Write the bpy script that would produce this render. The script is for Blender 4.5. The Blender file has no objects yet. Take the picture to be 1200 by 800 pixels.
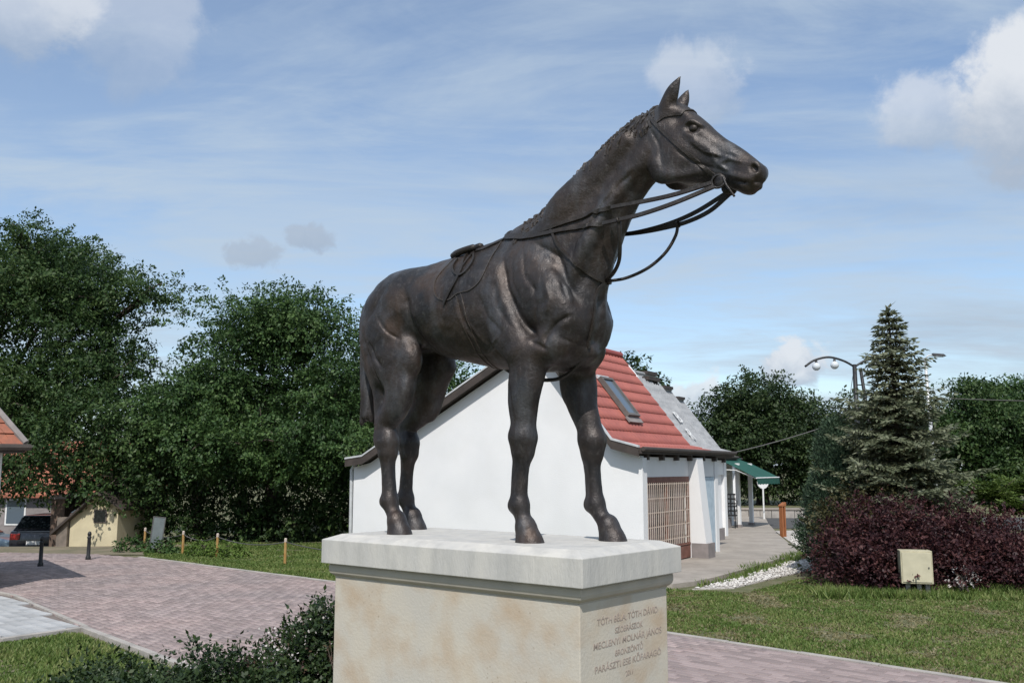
import bpy, bmesh, math, random
import numpy as np
from mathutils import Vector, Matrix, Euler, noise

sc = bpy.context.scene
COL = sc.collection
rng = np.random.default_rng(7)
random.seed(7)
PI = math.pi

# ---------------------------------------------------------------- camera
cam = bpy.data.cameras.new('camera')
cam.lens = 32.4; cam.sensor_width = 36; cam.clip_start = .05; cam.clip_end = 6000
camo = bpy.data.objects.new('camera', cam); COL.objects.link(camo)
camo.location = (0, 0, 2.2); camo.rotation_euler = (math.radians(97.803), 0, 0)
sc.camera = camo
sc.render.engine = 'CYCLES'
sc.cycles.use_denoising = True
sc.cycles.max_bounces = 6; sc.cycles.diffuse_bounces = 3; sc.cycles.glossy_bounces = 3
sc.cycles.caustics_reflective = False; sc.cycles.caustics_refractive = False
sc.render.film_transparent = False

# ---------------------------------------------------------------- sun and sky
SUN_AZ = Vector((-.08, -.997)).normalized(); SUN_EL = math.radians(50)
to_sun = Vector((SUN_AZ.x * math.cos(SUN_EL), SUN_AZ.y * math.cos(SUN_EL), math.sin(SUN_EL)))
sun = bpy.data.lights.new('sun', 'SUN'); sun.energy = 3.6; sun.angle = math.radians(.53); sun.color = (1, .955, .89)
suno = bpy.data.objects.new('sun', sun); COL.objects.link(suno)
suno.rotation_euler = (-to_sun).to_track_quat('-Z', 'Y').to_euler(); suno.location = to_sun * 60

world = bpy.data.worlds.new('World'); sc.world = world; world.use_nodes = True
sc.view_settings.view_transform = 'Standard'; sc.view_settings.look = 'None'
sc.view_settings.exposure = 0.18; sc.view_settings.gamma = 1; sc.view_settings.use_curve_mapping = False

def make_sky():
    nt = world.node_tree; N = nt.nodes; N.clear(); lk = nt.links.new
    def node(t, **kw):
        n = N.new(t)
        for k, v in kw.items(): setattr(n, k, v)
        return n
    def math_(op, a, b=None, clamp=False):
        n = node('ShaderNodeMath', operation=op); n.use_clamp = clamp
        for i, q in enumerate((a, b)):
            if q is None: continue
            if isinstance(q, (int, float)): n.inputs[i].default_value = q
            else: lk(q, n.inputs[i])
        return n.outputs[0]
    def ramp(v, a, b, lo=0., hi=1., smooth=True):
        n = node('ShaderNodeMapRange'); n.interpolation_type = 'SMOOTHSTEP' if smooth else 'LINEAR'
        lk(v, n.inputs[0]); n.inputs[1].default_value = a; n.inputs[2].default_value = b; n.inputs[3].default_value = lo; n.inputs[4].default_value = hi
        return n.outputs[0]
    def mix(f, a, b):
        n = node('ShaderNodeMix', data_type='RGBA')
        lk(f, n.inputs[0])
        for q, s in ((a, n.inputs[6]), (b, n.inputs[7])):
            if isinstance(q, tuple): s.default_value = q
            else: lk(q, s)
        return n.outputs[2]
    def noise_(vec, scale, det, rough=.55, dist=0.):
        n = node('ShaderNodeTexNoise'); n.inputs['Scale'].default_value = scale; n.inputs['Detail'].default_value = det
        n.inputs['Roughness'].default_value = rough; n.inputs['Distortion'].default_value = dist; lk(vec, n.inputs['Vector'])
        return n.outputs[0]
    sky = node('ShaderNodeTexSky', sky_type='NISHITA'); sky.sun_disc = False
    sky.sun_elevation = SUN_EL; sky.sun_rotation = math.atan2(SUN_AZ.x, SUN_AZ.y) % (2 * PI)
    sky.air_density = 1.0; sky.dust_density = .6; sky.ozone_density = 2.6
    tc = node('ShaderNodeTexCoord'); dirv = tc.outputs['Generated']
    sep = node('ShaderNodeSeparateXYZ'); lk(dirv, sep.inputs[0])
    den = math_('ADD', math_('MAXIMUM', sep.outputs[2], 0.), .12)
    cmb = node('ShaderNodeCombineXYZ')
    lk(math_('DIVIDE', sep.outputs[0], den), cmb.inputs[0]); lk(math_('DIVIDE', sep.outputs[1], den), cmb.inputs[1])
    plane = cmb.outputs[0]
    mp = node('ShaderNodeMapping'); mp.inputs['Rotation'].default_value = (0, 0, .35); mp.inputs['Scale'].default_value = (.55, 1.25, 1); mp.inputs['Location'].default_value = (3.1, 1.7, 0); lk(plane, mp.inputs[0])
    wisp = noise_(mp.outputs[0], 1.05, 8, .62, .9)
    veil = noise_(mp.outputs[0], .33, 4, .5, .3)
    # thin veil of cirrus, thicker towards the horizon
    streak = noise_(mp.outputs[0], 2.6, 8, .65, 1.4)
    vf = math_('ADD', math_('ADD', math_('MULTIPLY', ramp(wisp, .36, .62), .58), math_('MULTIPLY', ramp(streak, .42, .70), .22)), math_('ADD', math_('MULTIPLY', ramp(veil, .35, .62), .32), .10), clamp=True)
    base = mix(math_('MULTIPLY', vf, .92), sky.outputs[0], (3.30, 3.95, 4.65, 1))
    # grey heavier clouds
    g = noise_(mp.outputs[0], .52, 6, .6, .2)
    grey = ramp(g, .53, .70, 0, .42)
    base = mix(grey, base, (2.3, 2.8, 3.5, 1))
    # cumulus heaps
    puff = noise_(dirv, 9.0, 8, .62, .2)
    puff2 = noise_(dirv, 30.0, 7, .6, .3)
    def heap(base, d, rad, flat, amt, hi=(4.9, 5.1, 5.4, 1), lo=(2.5, 3.0, 3.75, 1)):
        d = Vector(d).normalized()
        sub = node('ShaderNodeVectorMath', operation='SUBTRACT'); lk(dirv, sub.inputs[0]); sub.inputs[1].default_value = d
        s2 = node('ShaderNodeVectorMath', operation='MULTIPLY'); lk(sub.outputs[0], s2.inputs[0]); s2.inputs[1].default_value = (1, 1, flat)
        ln = node('ShaderNodeVectorMath', operation='LENGTH'); lk(s2.outputs[0], ln.inputs[0])
        sp = node('ShaderNodeSeparateXYZ'); lk(sub.outputs[0], sp.inputs[0])
        f = math_('SUBTRACT', 1.0, math_('DIVIDE', ln.outputs['Value'], rad))
        pf = puff2 if rad < .06 else puff
        f = math_('ADD', f, math_('MULTIPLY', math_('SUBTRACT', pf, .5), 1.9))
        f = ramp(f, .18, .52, 0, amt)
        sh = math_('ADD', math_('DIVIDE', sp.outputs[2], rad), math_('MULTIPLY', math_('SUBTRACT', pf, .5), 1.6))
        col = mix(ramp(sh, -.55, .35), lo, hi)
        return mix(f, base, col)
    for d, r, fl, a, *g in CLOUDS: base = heap(base, d, r, fl, a, *(((2.55, 2.95, 3.6, 1), (2.1, 2.5, 3.15, 1)) if g else ()))
    bg = node('ShaderNodeBackground'); lk(base, bg.inputs[0]); bg.inputs[1].default_value = .14
    out = node('ShaderNodeOutputWorld'); lk(bg.outputs[0], out.inputs[0])

CLOUDS = [((.475, .81, .335), .105, 1.15, .95), ((.40, .845, .335), .075, 1.2, .6), ((.57, .75, .33), .12, 1.2, .9), ((.193, .901, .385), .075, 1.2, .42), ((-.46, .79, .41), .10, 1.2, .6), ((-.37, .83, .42), .10, 1.1, .35), ((-.72, .6, .42), .16, 1.2, .7),
          ((.292, .951, .108), .05, 1.4, .85), ((.20, .975, .075), .045, 1.4, .8), ((-.267, .938, .221), .048, 2.2, .5, 1), ((-.211, .948, .240), .036, 1.9, .55, 1),
          ((-.2, -.8, .4), .15, 1.2, .9), ((.7, -.5, .45), .14, 1.2, .9), ((-.9, -.1, .35), .14, 1.2, .9), ((.95, .2, .3), .13, 1.2, .9)]
make_sky()

# ---------------------------------------------------------------- mesh helpers
def link(name, me, parent=None, loc=(0, 0, 0), rz=0., smooth=False):
    o = bpy.data.objects.new(name, me); COL.objects.link(o)
    o.location = loc; o.rotation_euler = (0, 0, rz)
    if parent is not None: o.parent = parent
    if smooth and me is not None: me.shade_smooth()
    return o

def tag(o, label=None, cat=None, group=None, kind=None):
    if label: o['label'] = label
    if cat: o['category'] = cat
    if group: o['group'] = group
    if kind: o['kind'] = kind
    return o

def thing(name, label, cat, loc=(0, 0, 0), rz=0., group=None):
    return tag(link(name, None, None, loc, rz), label, cat, group)

class MB:
    """collects faces; build() links them as one mesh object"""
    def __init__(s): s.v = []; s.f = []
    def add(s, vs, fs):
        n = len(s.v); s.v += [tuple(q) for q in vs]; s.f += [tuple(i + n for i in f) for f in fs]; return s
    def box(s, lo, hi, M=None):
        x0, y0, z0 = lo; x1, y1, z1 = hi
        vs = [Vector(q) for q in ((x0, y0, z0), (x1, y0, z0), (x1, y1, z0), (x0, y1, z0), (x0, y0, z1), (x1, y0, z1), (x1, y1, z1), (x0, y1, z1))]
        if M is not None: vs = [M @ q for q in vs]
        return s.add(vs, [(3, 2, 1, 0), (4, 5, 6, 7), (0, 1, 5, 4), (1, 2, 6, 5), (2, 3, 7, 6), (3, 0, 4, 7)])
    def prism(s, poly, d, M=None):
        """poly: 3-D points (planar), extruded by vector d"""
        n = len(poly); d = Vector(d); vs = [Vector(q) for q in poly]; vs += [q + d for q in vs]
        if M is not None: vs = [M @ q for q in vs]
        return s.add(vs, [tuple(range(n))[::-1], tuple(range(n, 2 * n))] + [(i, (i + 1) % n, n + (i + 1) % n, n + i) for i in range(n)])
    def tube(s, pts, r, seg=8, cap=True, flat=None):
        """r: radius or list; flat=(w,t) sweeps a strap section of width w along up-vector instead"""
        P = [Vector(p) for p in pts]; n = len(P); rr = r if isinstance(r, (list, tuple)) else [r] * n
        up = None; rings = []
        for i, p in enumerate(P):
            t = (P[min(i + 1, n - 1)] - P[max(i - 1, 0)]).normalized()
            if up is None:
                up = t.orthogonal().normalized()
            a = (up - t * up.dot(t)).normalized(); up = a; b = t.cross(a)
            rings.append([p + (a * math.cos(k * 2 * PI / seg) + b * math.sin(k * 2 * PI / seg)) * rr[i] for k in range(seg)])
        vs = [q for R in rings for q in R]
        fs = [(i * seg + k, i * seg + (k + 1) % seg, (i + 1) * seg + (k + 1) % seg, (i + 1) * seg + k) for i in range(n - 1) for k in range(seg)]
        if cap: fs += [tuple(range(seg))[::-1], tuple((n - 1) * seg + k for k in range(seg))]
        return s.add(vs, fs)
    def strap(s, pts, nrm, w, t):
        """flat strap: nrm list of outward normals (one per point)"""
        P = [Vector(p) for p in pts]; n = len(P); vs = []
        for i, p in enumerate(P):
            tg = (P[min(i + 1, n - 1)] - P[max(i - 1, 0)]).normalized(); m = Vector(nrm[i]); m = (m - tg * m.dot(tg)).normalized(); b = tg.cross(m)
            vs += [p + b * w / 2, p + b * w / 2 * .8 + m * t, p - b * w / 2 * .8 + m * t, p - b * w / 2]
        fs = [(i * 4 + k, (i + 1) * 4 + k, (i + 1) * 4 + (k + 1) % 4, i * 4 + (k + 1) % 4) for i in range(n - 1) for k in range(4)]
        return s.add(vs, fs + [(0, 1, 2, 3), tuple((n - 1) * 4 + k for k in (3, 2, 1, 0))])
    def lathe(s, prof, c=(0, 0, 0), seg=16):
        c = Vector(c); n = len(prof)
        vs = [c + Vector((r * math.cos(k * 2 * PI / seg), r * math.sin(k * 2 * PI / seg), z)) for r, z in prof for k in range(seg)]
        fs = [(i * seg + k, i * seg + (k + 1) % seg, (i + 1) * seg + (k + 1) % seg, (i + 1) * seg + k) for i in range(n - 1) for k in range(seg)]
        return s.add(vs, fs + [tuple(range(seg))[::-1], tuple((n - 1) * seg + k for k in range(seg))])
    def mesh(s, name, mat, bevel=0):
        me = bpy.data.meshes.new(name); me.from_pydata(s.v, [], s.f)
        if mat: me.materials.append(mat)
        bm = bmesh.new(); bm.from_mesh(me); bmesh.ops.recalc_face_normals(bm, faces=bm.faces)
        if bevel: bmesh.ops.bevel(bm, geom=[e for e in bm.edges if e.calc_face_angle(0) > .5], offset=bevel, segments=2, affect='EDGES', profile=.6)
        bm.to_mesh(me); bm.free()
        return me
    def build(s, name, mat, parent=None, loc=(0, 0, 0), rz=0., smooth=False, bevel=0):
        o = link(name, s.mesh(name, mat, bevel), parent, loc, rz)
        if smooth:
            o.data.shade_smooth()
        return o

def np_mesh(name, V, F, mat, parent=None, smooth=False):
    """V (n,3), F (m,k) arrays -> object"""
    me = bpy.data.meshes.new(name); k = F.shape[1]
    me.vertices.add(len(V)); me.vertices.foreach_set('co', np.asarray(V, np.float32).ravel())
    me.loops.add(F.size); me.loops.foreach_set('vertex_index', np.asarray(F, np.int32).ravel())
    me.polygons.add(len(F)); me.polygons.foreach_set('loop_start', np.arange(0, F.size, k, dtype=np.int32)); me.polygons.foreach_set('loop_total', np.full(len(F), k, np.int32))
    me.update(calc_edges=True); me.validate()
    me.materials.append(mat)
    if smooth: me.shade_smooth()
    return link(name, me, parent)

def smooth_line(pts, n=6):
    """Catmull-Rom through the points"""
    P = [Vector(p) for p in pts]
    if len(P) < 3: return P
    Q = [2 * P[0] - P[1]] + P + [2 * P[-1] - P[-2]]; out = []
    for i in range(1, len(Q) - 2):
        p0, p1, p2, p3 = Q[i - 1:i + 3]
        for j in range(n):
            t = j / n
            out.append(.5 * (2 * p1 + (p2 - p0) * t + (2 * p0 - 5 * p1 + 4 * p2 - p3) * t * t + (3 * p1 - p0 - 3 * p2 + p3) * t ** 3))
    return out + [P[-1]]

# ---------------------------------------------------------------- materials
def new_mat(name):
    m = bpy.data.materials.new(name); m.use_nodes = True
    nt = m.node_tree; b = nt.nodes['Principled BSDF']
    return m, nt, b

def c4(c): return (c[0], c[1], c[2], 1)

def MAT(name, c1, c2=None, scale=4., rough=.7, metal=0., bump=0., bscale=40., c3=None, scale3=30., f3=.5, lo=.35, hi=.65, island=0., stretch=None, spec=.5, bdist=.02, coat=0.):
    """noise mixture of two or three colours plus a fine bump"""
    m, nt, b = new_mat(name); N = nt.nodes; lk = nt.links.new
    b.inputs['Roughness'].default_value = rough; b.inputs['Metallic'].default_value = metal; b.inputs['Specular IOR Level'].default_value = spec
    b.inputs['Base Color'].default_value = c4(c1)
    if coat: b.inputs['Coat Weight'].default_value = coat
    tc = N.new('ShaderNodeTexCoord'); vec = tc.outputs['Object']
    if stretch:
        mp = N.new('ShaderNodeMapping'); mp.inputs['Scale'].default_value = stretch; lk(vec, mp.inputs[0]); vec = mp.outputs[0]
    def nz(s, d=5):
        n = N.new('ShaderNodeTexNoise'); n.inputs['Scale'].default_value = s; n.inputs['Detail'].default_value = d; lk(vec, n.inputs['Vector']); return n.outputs[0]
    def mixc(f, a, bb):
        x = N.new('ShaderNodeMix'); x.data_type = 'RGBA'
        lk(f, x.inputs[0])
        for q, s in ((a, x.inputs[6]), (bb, x.inputs[7])):
            if isinstance(q, tuple): s.default_value = q
            else: lk(q, s)
        return x.outputs[2]
    def rmp(v, a, bb, l=0., h=1.):
        r = N.new('ShaderNodeMapRange'); lk(v, r.inputs[0]); r.inputs[1].default_value = a; r.inputs[2].default_value = bb; r.inputs[3].default_value = l; r.inputs[4].default_value = h; return r.outputs[0]
    col = c4(c1)
    if c2:
        f = rmp(nz(scale), lo, hi)
        col = mixc(f, c4(c1), c4(c2))
    if c3:
        f = rmp(nz(scale3), .45, .7, 0, f3); col = mixc(f, col, c4(c3))
    if island:
        g = N.new('ShaderNodeNewGeometry'); oi = N.new('ShaderNodeObjectInfo')
        a = N.new('ShaderNodeMath'); a.operation = 'ADD'; lk(g.outputs['Random Per Island'], a.inputs[0]); lk(oi.outputs['Random'], a.inputs[1])
        fr = N.new('ShaderNodeMath'); fr.operation = 'FRACT'; lk(a.outputs[0], fr.inputs[0])
        v = rmp(fr.outputs[0], 0, 1, 1 - island, 1 + island)
        h = N.new('ShaderNodeHueSaturation'); lk(v, h.inputs['Value'])
        if isinstance(col, tuple): h.inputs['Color'].default_value = col
        else: lk(col, h.inputs['Color'])
        col = h.outputs[0]
    if not isinstance(col, tuple): lk(col, b.inputs['Base Color'])
    if bump:
        bp = N.new('ShaderNodeBump'); bp.inputs['Strength'].default_value = bump; bp.inputs['Distance'].default_value = bdist
        lk(nz(bscale, 6), bp.inputs['Height']); lk(bp.outputs[0], b.inputs['Normal'])
    return m

def LEAF(name, c1, c2, c3, scale=.6, trans=.3, rough=.55):
    """leaf: clump-sized tone changes, every leaf a little different, light shines through"""
    m, nt, b = new_mat(name); N = nt.nodes; lk = nt.links.new
    b.inputs['Roughness'].default_value = rough; b.inputs['Specular IOR Level'].default_value = .35
    tc = N.new('ShaderNodeTexCoord'); n = N.new('ShaderNodeTexNoise'); n.inputs['Scale'].default_value = scale; n.inputs['Detail'].default_value = 3; lk(tc.outputs['Object'], n.inputs['Vector'])
    g = N.new('ShaderNodeNewGeometry')
    r = N.new('ShaderNodeValToRGB'); e = r.color_ramp.elements
    e[0].position = .3; e[0].color = c4(c1); e[1].position = .75; e[1].color = c4(c3); q = e.new(.52); q.color = c4(c2)
    a = N.new('ShaderNodeMath'); a.operation = 'MULTIPLY_ADD'; lk(g.outputs['Random Per Island'], a.inputs[0]); a.inputs[1].default_value = .42
    a2 = N.new('ShaderNodeMath'); a2.operation = 'MULTIPLY_ADD'; lk(n.outputs[0], a2.inputs[0]); a2.inputs[1].default_value = .75; a2.inputs[2].default_value = -.08
    lk(a2.outputs[0], a.inputs[2]); lk(a.outputs[0], r.inputs[0]); lk(r.outputs[0], b.inputs['Base Color'])
    t = N.new('ShaderNodeBsdfTranslucent'); lk(r.outputs[0], t.inputs[0])
    mx = N.new('ShaderNodeMixShader'); mx.inputs[0].default_value = trans; lk(b.outputs[0], mx.inputs[1]); lk(t.outputs[0], mx.inputs[2])
    lk(mx.outputs[0], N['Material Output'].inputs[0])
    return m

def BRONZE(name, dark=1.):
    """patinated bronze: dark brown skin, worn warm metal where it is rubbed, grey bloom, cast pitting"""
    m, nt, b = new_mat(name); N = nt.nodes; lk = nt.links.new
    tc = N.new('ShaderNodeTexCoord')
    def nz(s, d=6, st=None):
        n = N.new('ShaderNodeTexNoise'); n.inputs['Scale'].default_value = s; n.inputs['Detail'].default_value = d; n.inputs['Roughness'].default_value = .62
        if st:
            mp = N.new('ShaderNodeMapping'); mp.inputs['Scale'].default_value = st; lk(tc.outputs['Object'], mp.inputs[0]); lk(mp.outputs[0], n.inputs['Vector'])
        else: lk(tc.outputs['Object'], n.inputs['Vector'])
        return n.outputs[0]
    def rmp(v, a, bb, l=0., h=1.):
        r = N.new('ShaderNodeMapRange'); lk(v, r.inputs[0]); r.inputs[1].default_value = a; r.inputs[2].default_value = bb; r.inputs[3].default_value = l; r.inputs[4].default_value = h; return r.outputs[0]
    def mixc(f, a, bb):
        x = N.new('ShaderNodeMix'); x.data_type = 'RGBA'; lk(f, x.inputs[0])
        for q, s in ((a, x.inputs[6]), (bb, x.inputs[7])):
            if isinstance(q, tuple): s.default_value = q
            else: lk(q, s)
        return x.outputs[2]
    k = dark
    col = mixc(rmp(nz(3.2), .38, .64), (.030 * k, .028 * k, .030 * k, 1), (.070 * k, .053 * k, .046 * k, 1))
    col = mixc(rmp(nz(7, 7, (1, 1, .3)), .50, .70, 0, .8), col, (.115 * k, .118 * k, .128 * k, 1))
    g = N.new('ShaderNodeNewGeometry')
    col = mixc(rmp(g.outputs['Pointiness'], .515, .58, 0, .32), col, (.14 * k, .115 * k, .095 * k, 1))
    col = mixc(rmp(nz(22, 5), .56, .72, 0, .45), col, (.02, .018, .018, 1))
    col = mixc(rmp(nz(46, 8, (1, 1, .55)), .55, .68, 0, .40), col, (.14 * k, .13 * k, .125 * k, 1))
    col = mixc(rmp(nz(2.1, 3), .60, .72, 0, .35), col, (.15 * k, .085 * k, .05 * k, 1))
    lk(col, b.inputs['Base Color'])
    b.inputs['Metallic'].default_value = .45
    lk(rmp(nz(14, 6), .3, .7, .34, .58), b.inputs['Roughness'])
    bp = N.new('ShaderNodeBump'); bp.inputs['Strength'].default_value = .42; bp.inputs['Distance'].default_value = .006
    ad = N.new('ShaderNodeMath'); ad.operation = 'MULTIPLY_ADD'; lk(nz(38, 6), ad.inputs[0]); ad.inputs[1].default_value = 1.2; lk(nz(95, 5), ad.inputs[2])
    lk(ad.outputs[0], bp.inputs['Height']); lk(bp.outputs[0], b.inputs['Normal'])
    return m

def GLASS(name, col=(.05, .06, .07), rough=.08):
    m, nt, b = new_mat(name); b.inputs['Base Color'].default_value = c4(col); b.inputs['Roughness'].default_value = rough; b.inputs['Specular IOR Level'].default_value = .8
    return m
# ---------------------------------------------------------------- horse (implicit surface -> one mesh)
class Field:
    """signed field on a grid; primitives are blended smoothly and the zero level is meshed"""
    def __init__(s, lo, hi, h):
        s.lo = np.array(lo, float); s.h = h
        s.n = np.ceil((np.array(hi) - s.lo) / h).astype(int) + 1
        s.d = np.full(s.n, .2, np.float32)
    def sub(s, mn, mx):
        i0 = np.clip(np.floor((mn - s.lo) / s.h).astype(int), 0, s.n - 1)
        i1 = np.clip(np.ceil((mx - s.lo) / s.h).astype(int) + 1, 1, s.n)
        ax = [(s.lo[k] + s.h * np.arange(i0[k], i1[k])).astype(np.float32) for k in range(3)]
        sl = tuple(slice(i0[k], i1[k]) for k in range(3))
        return sl, ax[0][:, None, None], ax[1][None, :, None], ax[2][None, None, :]
    def merge(s, sl, e, k, op):
        d = s.d[sl]
        if op == 'add':
            hh = np.maximum(k - np.abs(d - e), 0) / k
            s.d[sl] = np.minimum(d, e) - hh * hh * k * .25
        else:
            e = -e
            hh = np.maximum(k - np.abs(d - e), 0) / k
            s.d[sl] = np.maximum(d, e) + hh * hh * k * .25
    def chain(s, st, k=.04, op='add', sub=9, lat=(0, 1, 0), mirror=False, closed_c=None):
        """st: (x,y,z, a sagittal radius, b lateral radius) stations joined by a smooth spline"""
        if mirror:
            s.chain(st, k, op, sub, lat); st = [(q[0], -q[1]) + tuple(q[2:]) for q in st]
            s.chain(st, k, op, sub, lat); return
        S = np.array(st, float)
        if len(S) == 1: S = np.vstack([S, S + 1e-4])
        if len(S) > 2 and sub > 1:
            P = np.vstack([2 * S[0] - S[1], S, 2 * S[-1] - S[-2]]); out = []
            for i in range(1, len(P) - 2):
                for j in range(sub):
                    t = j / sub; p0, p1, p2, p3 = P[i - 1:i + 3]
                    out.append(.5 * (2 * p1 + (p2 - p0) * t + (2 * p0 - 5 * p1 + 4 * p2 - p3) * t * t + (3 * p1 - p0 - 3 * p2 + p3) * t ** 3))
            out.append(S[-1]); S = np.array(out)
        rm = np.maximum(S[:, 3], S[:, 4])
        mg = k + .035
        R = rm.max() + mg + .001; sl, X, Y, Z = s.sub(S[:, :3].min(0) - R, S[:, :3].max(0) + R)
        e = np.full(s.d[sl].shape, 9, np.float32)
        base = [q.start for q in sl]
        for A, B in zip(S[:-1], S[1:]):
            r = max(A[3], A[4], B[3], B[4]) + mg
            s2, X, Y, Z = s.sub(np.minimum(A[:3], B[:3]) - r, np.maximum(A[:3], B[:3]) + r)
            T = B[:3] - A[:3]; L = np.linalg.norm(T); T = T / L
            la = np.array(lat, float); la -= T * (la @ T); la /= np.linalg.norm(la); sg = np.cross(T, la)
            x, y, z = X - A[0], Y - A[1], Z - A[2]
            w = x * T[0] + y * T[1] + z * T[2]
            t = np.clip(w / L, 0, 1); w = w - t * L
            u = x * la[0] + y * la[1] + z * la[2]; v = x * sg[0] + y * sg[1] + z * sg[2]
            a = A[3] + (B[3] - A[3]) * t; b = A[4] + (B[4] - A[4]) * t; c = np.minimum(a, b)
            k0 = np.sqrt((u / b) ** 2 + (v / a) ** 2 + (w / c) ** 2) + 1e-6
            k1 = np.sqrt((u / (b * b)) ** 2 + (v / (a * a)) ** 2 + (w / (c * c)) ** 2) + 1e-6
            f = (k0 * (k0 - 1) / k1).astype(np.float32)
            rel = tuple(slice(q.start - b0, q.stop - b0) for q, b0 in zip(s2, base))
            e[rel] = np.minimum(e[rel], f)
        s.merge(sl, e, k, op)
    def ball(s, c, r, rot=(0, 0, 0), k=.04, op='add', mirror=False):
        """ellipsoid, rot = degrees about x, y, z"""
        c = np.array(c, float); r = np.array(r, float)
        if mirror:
            s.ball(c, r, rot, k, op); s.ball(c * (1, -1, 1), r, (-rot[0], rot[1], -rot[2]), k, op); return
        M = np.array(Euler([math.radians(q) for q in rot]).to_matrix())
        R = r.max() + k + .035
        sl, X, Y, Z = s.sub(c - R, c + R)
        x, y, z = X - c[0], Y - c[1], Z - c[2]
        q = [x * M[0, i] + y * M[1, i] + z * M[2, i] for i in range(3)]
        k0 = np.sqrt(sum((q[i] / r[i]) ** 2 for i in range(3))) + 1e-6
        k1 = np.sqrt(sum((q[i] / r[i] ** 2) ** 2 for i in range(3))) + 1e-6
        s.merge(sl, (k0 * (k0 - 1) / k1).astype(np.float32), k, op)
    def mesh(s):
        """naive surface nets"""
        d = s.d; ins = d < 0; n = s.n - 1
        cnt = np.zeros(n, np.int8)
        cor = [(i, j, k) for i in (0, 1) for j in (0, 1) for k in (0, 1)]
        sh = lambda A, o: A[o[0]:o[0] + n[0], o[1]:o[1] + n[1], o[2]:o[2] + n[2]]
        for o in cor: cnt += sh(ins, o)
        act = np.argwhere((cnt > 0) & (cnt < 8)); idx = np.full(n, -1, np.int32); idx[tuple(act.T)] = np.arange(len(act))
        V = np.zeros((len(act), 3)); W = np.zeros(len(act))
        val = {o: d[act[:, 0] + o[0], act[:, 1] + o[1], act[:, 2] + o[2]] for o in cor}
        for o in cor:
            for ax in range(3):
                if o[ax]: continue
                o2 = list(o); o2[ax] = 1; o2 = tuple(o2)
                a, b = val[o], val[o2]; m = (a < 0) != (b < 0)
                t = np.where(m, a / np.where(m, a - b, 1), 0)
                p = np.tile(np.array(o, float), (len(act), 1)); p[:, ax] = t
                V[m] += p[m]; W += m
        V = (act + V / W[:, None]) * s.h + s.lo
        faces = []
        for ax in range(3):
            m1, m2 = (ax + 1) % 3, (ax + 2) % 3
            lo = [slice(1, -1)] * 3; hi = [slice(1, -1)] * 3
            lo[ax] = slice(0, -1); hi[ax] = slice(1, None)
            e = np.argwhere(ins[tuple(lo)] != ins[tuple(hi)])
            e[:, m1] += 1; e[:, m2] += 1
            first = ins[tuple(e.T)]
            g = lambda p, q: idx[tuple((e - np.eye(3, dtype=int)[m1] * p - np.eye(3, dtype=int)[m2] * q).T)]
            f = np.stack([g(1, 1), g(0, 1), g(0, 0), g(1, 0)], 1)
            faces.append(np.where(first[:, None], f, f[:, ::-1]))
        F = np.concatenate(faces)
        return V, F[(F >= 0).all(1)]

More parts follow.
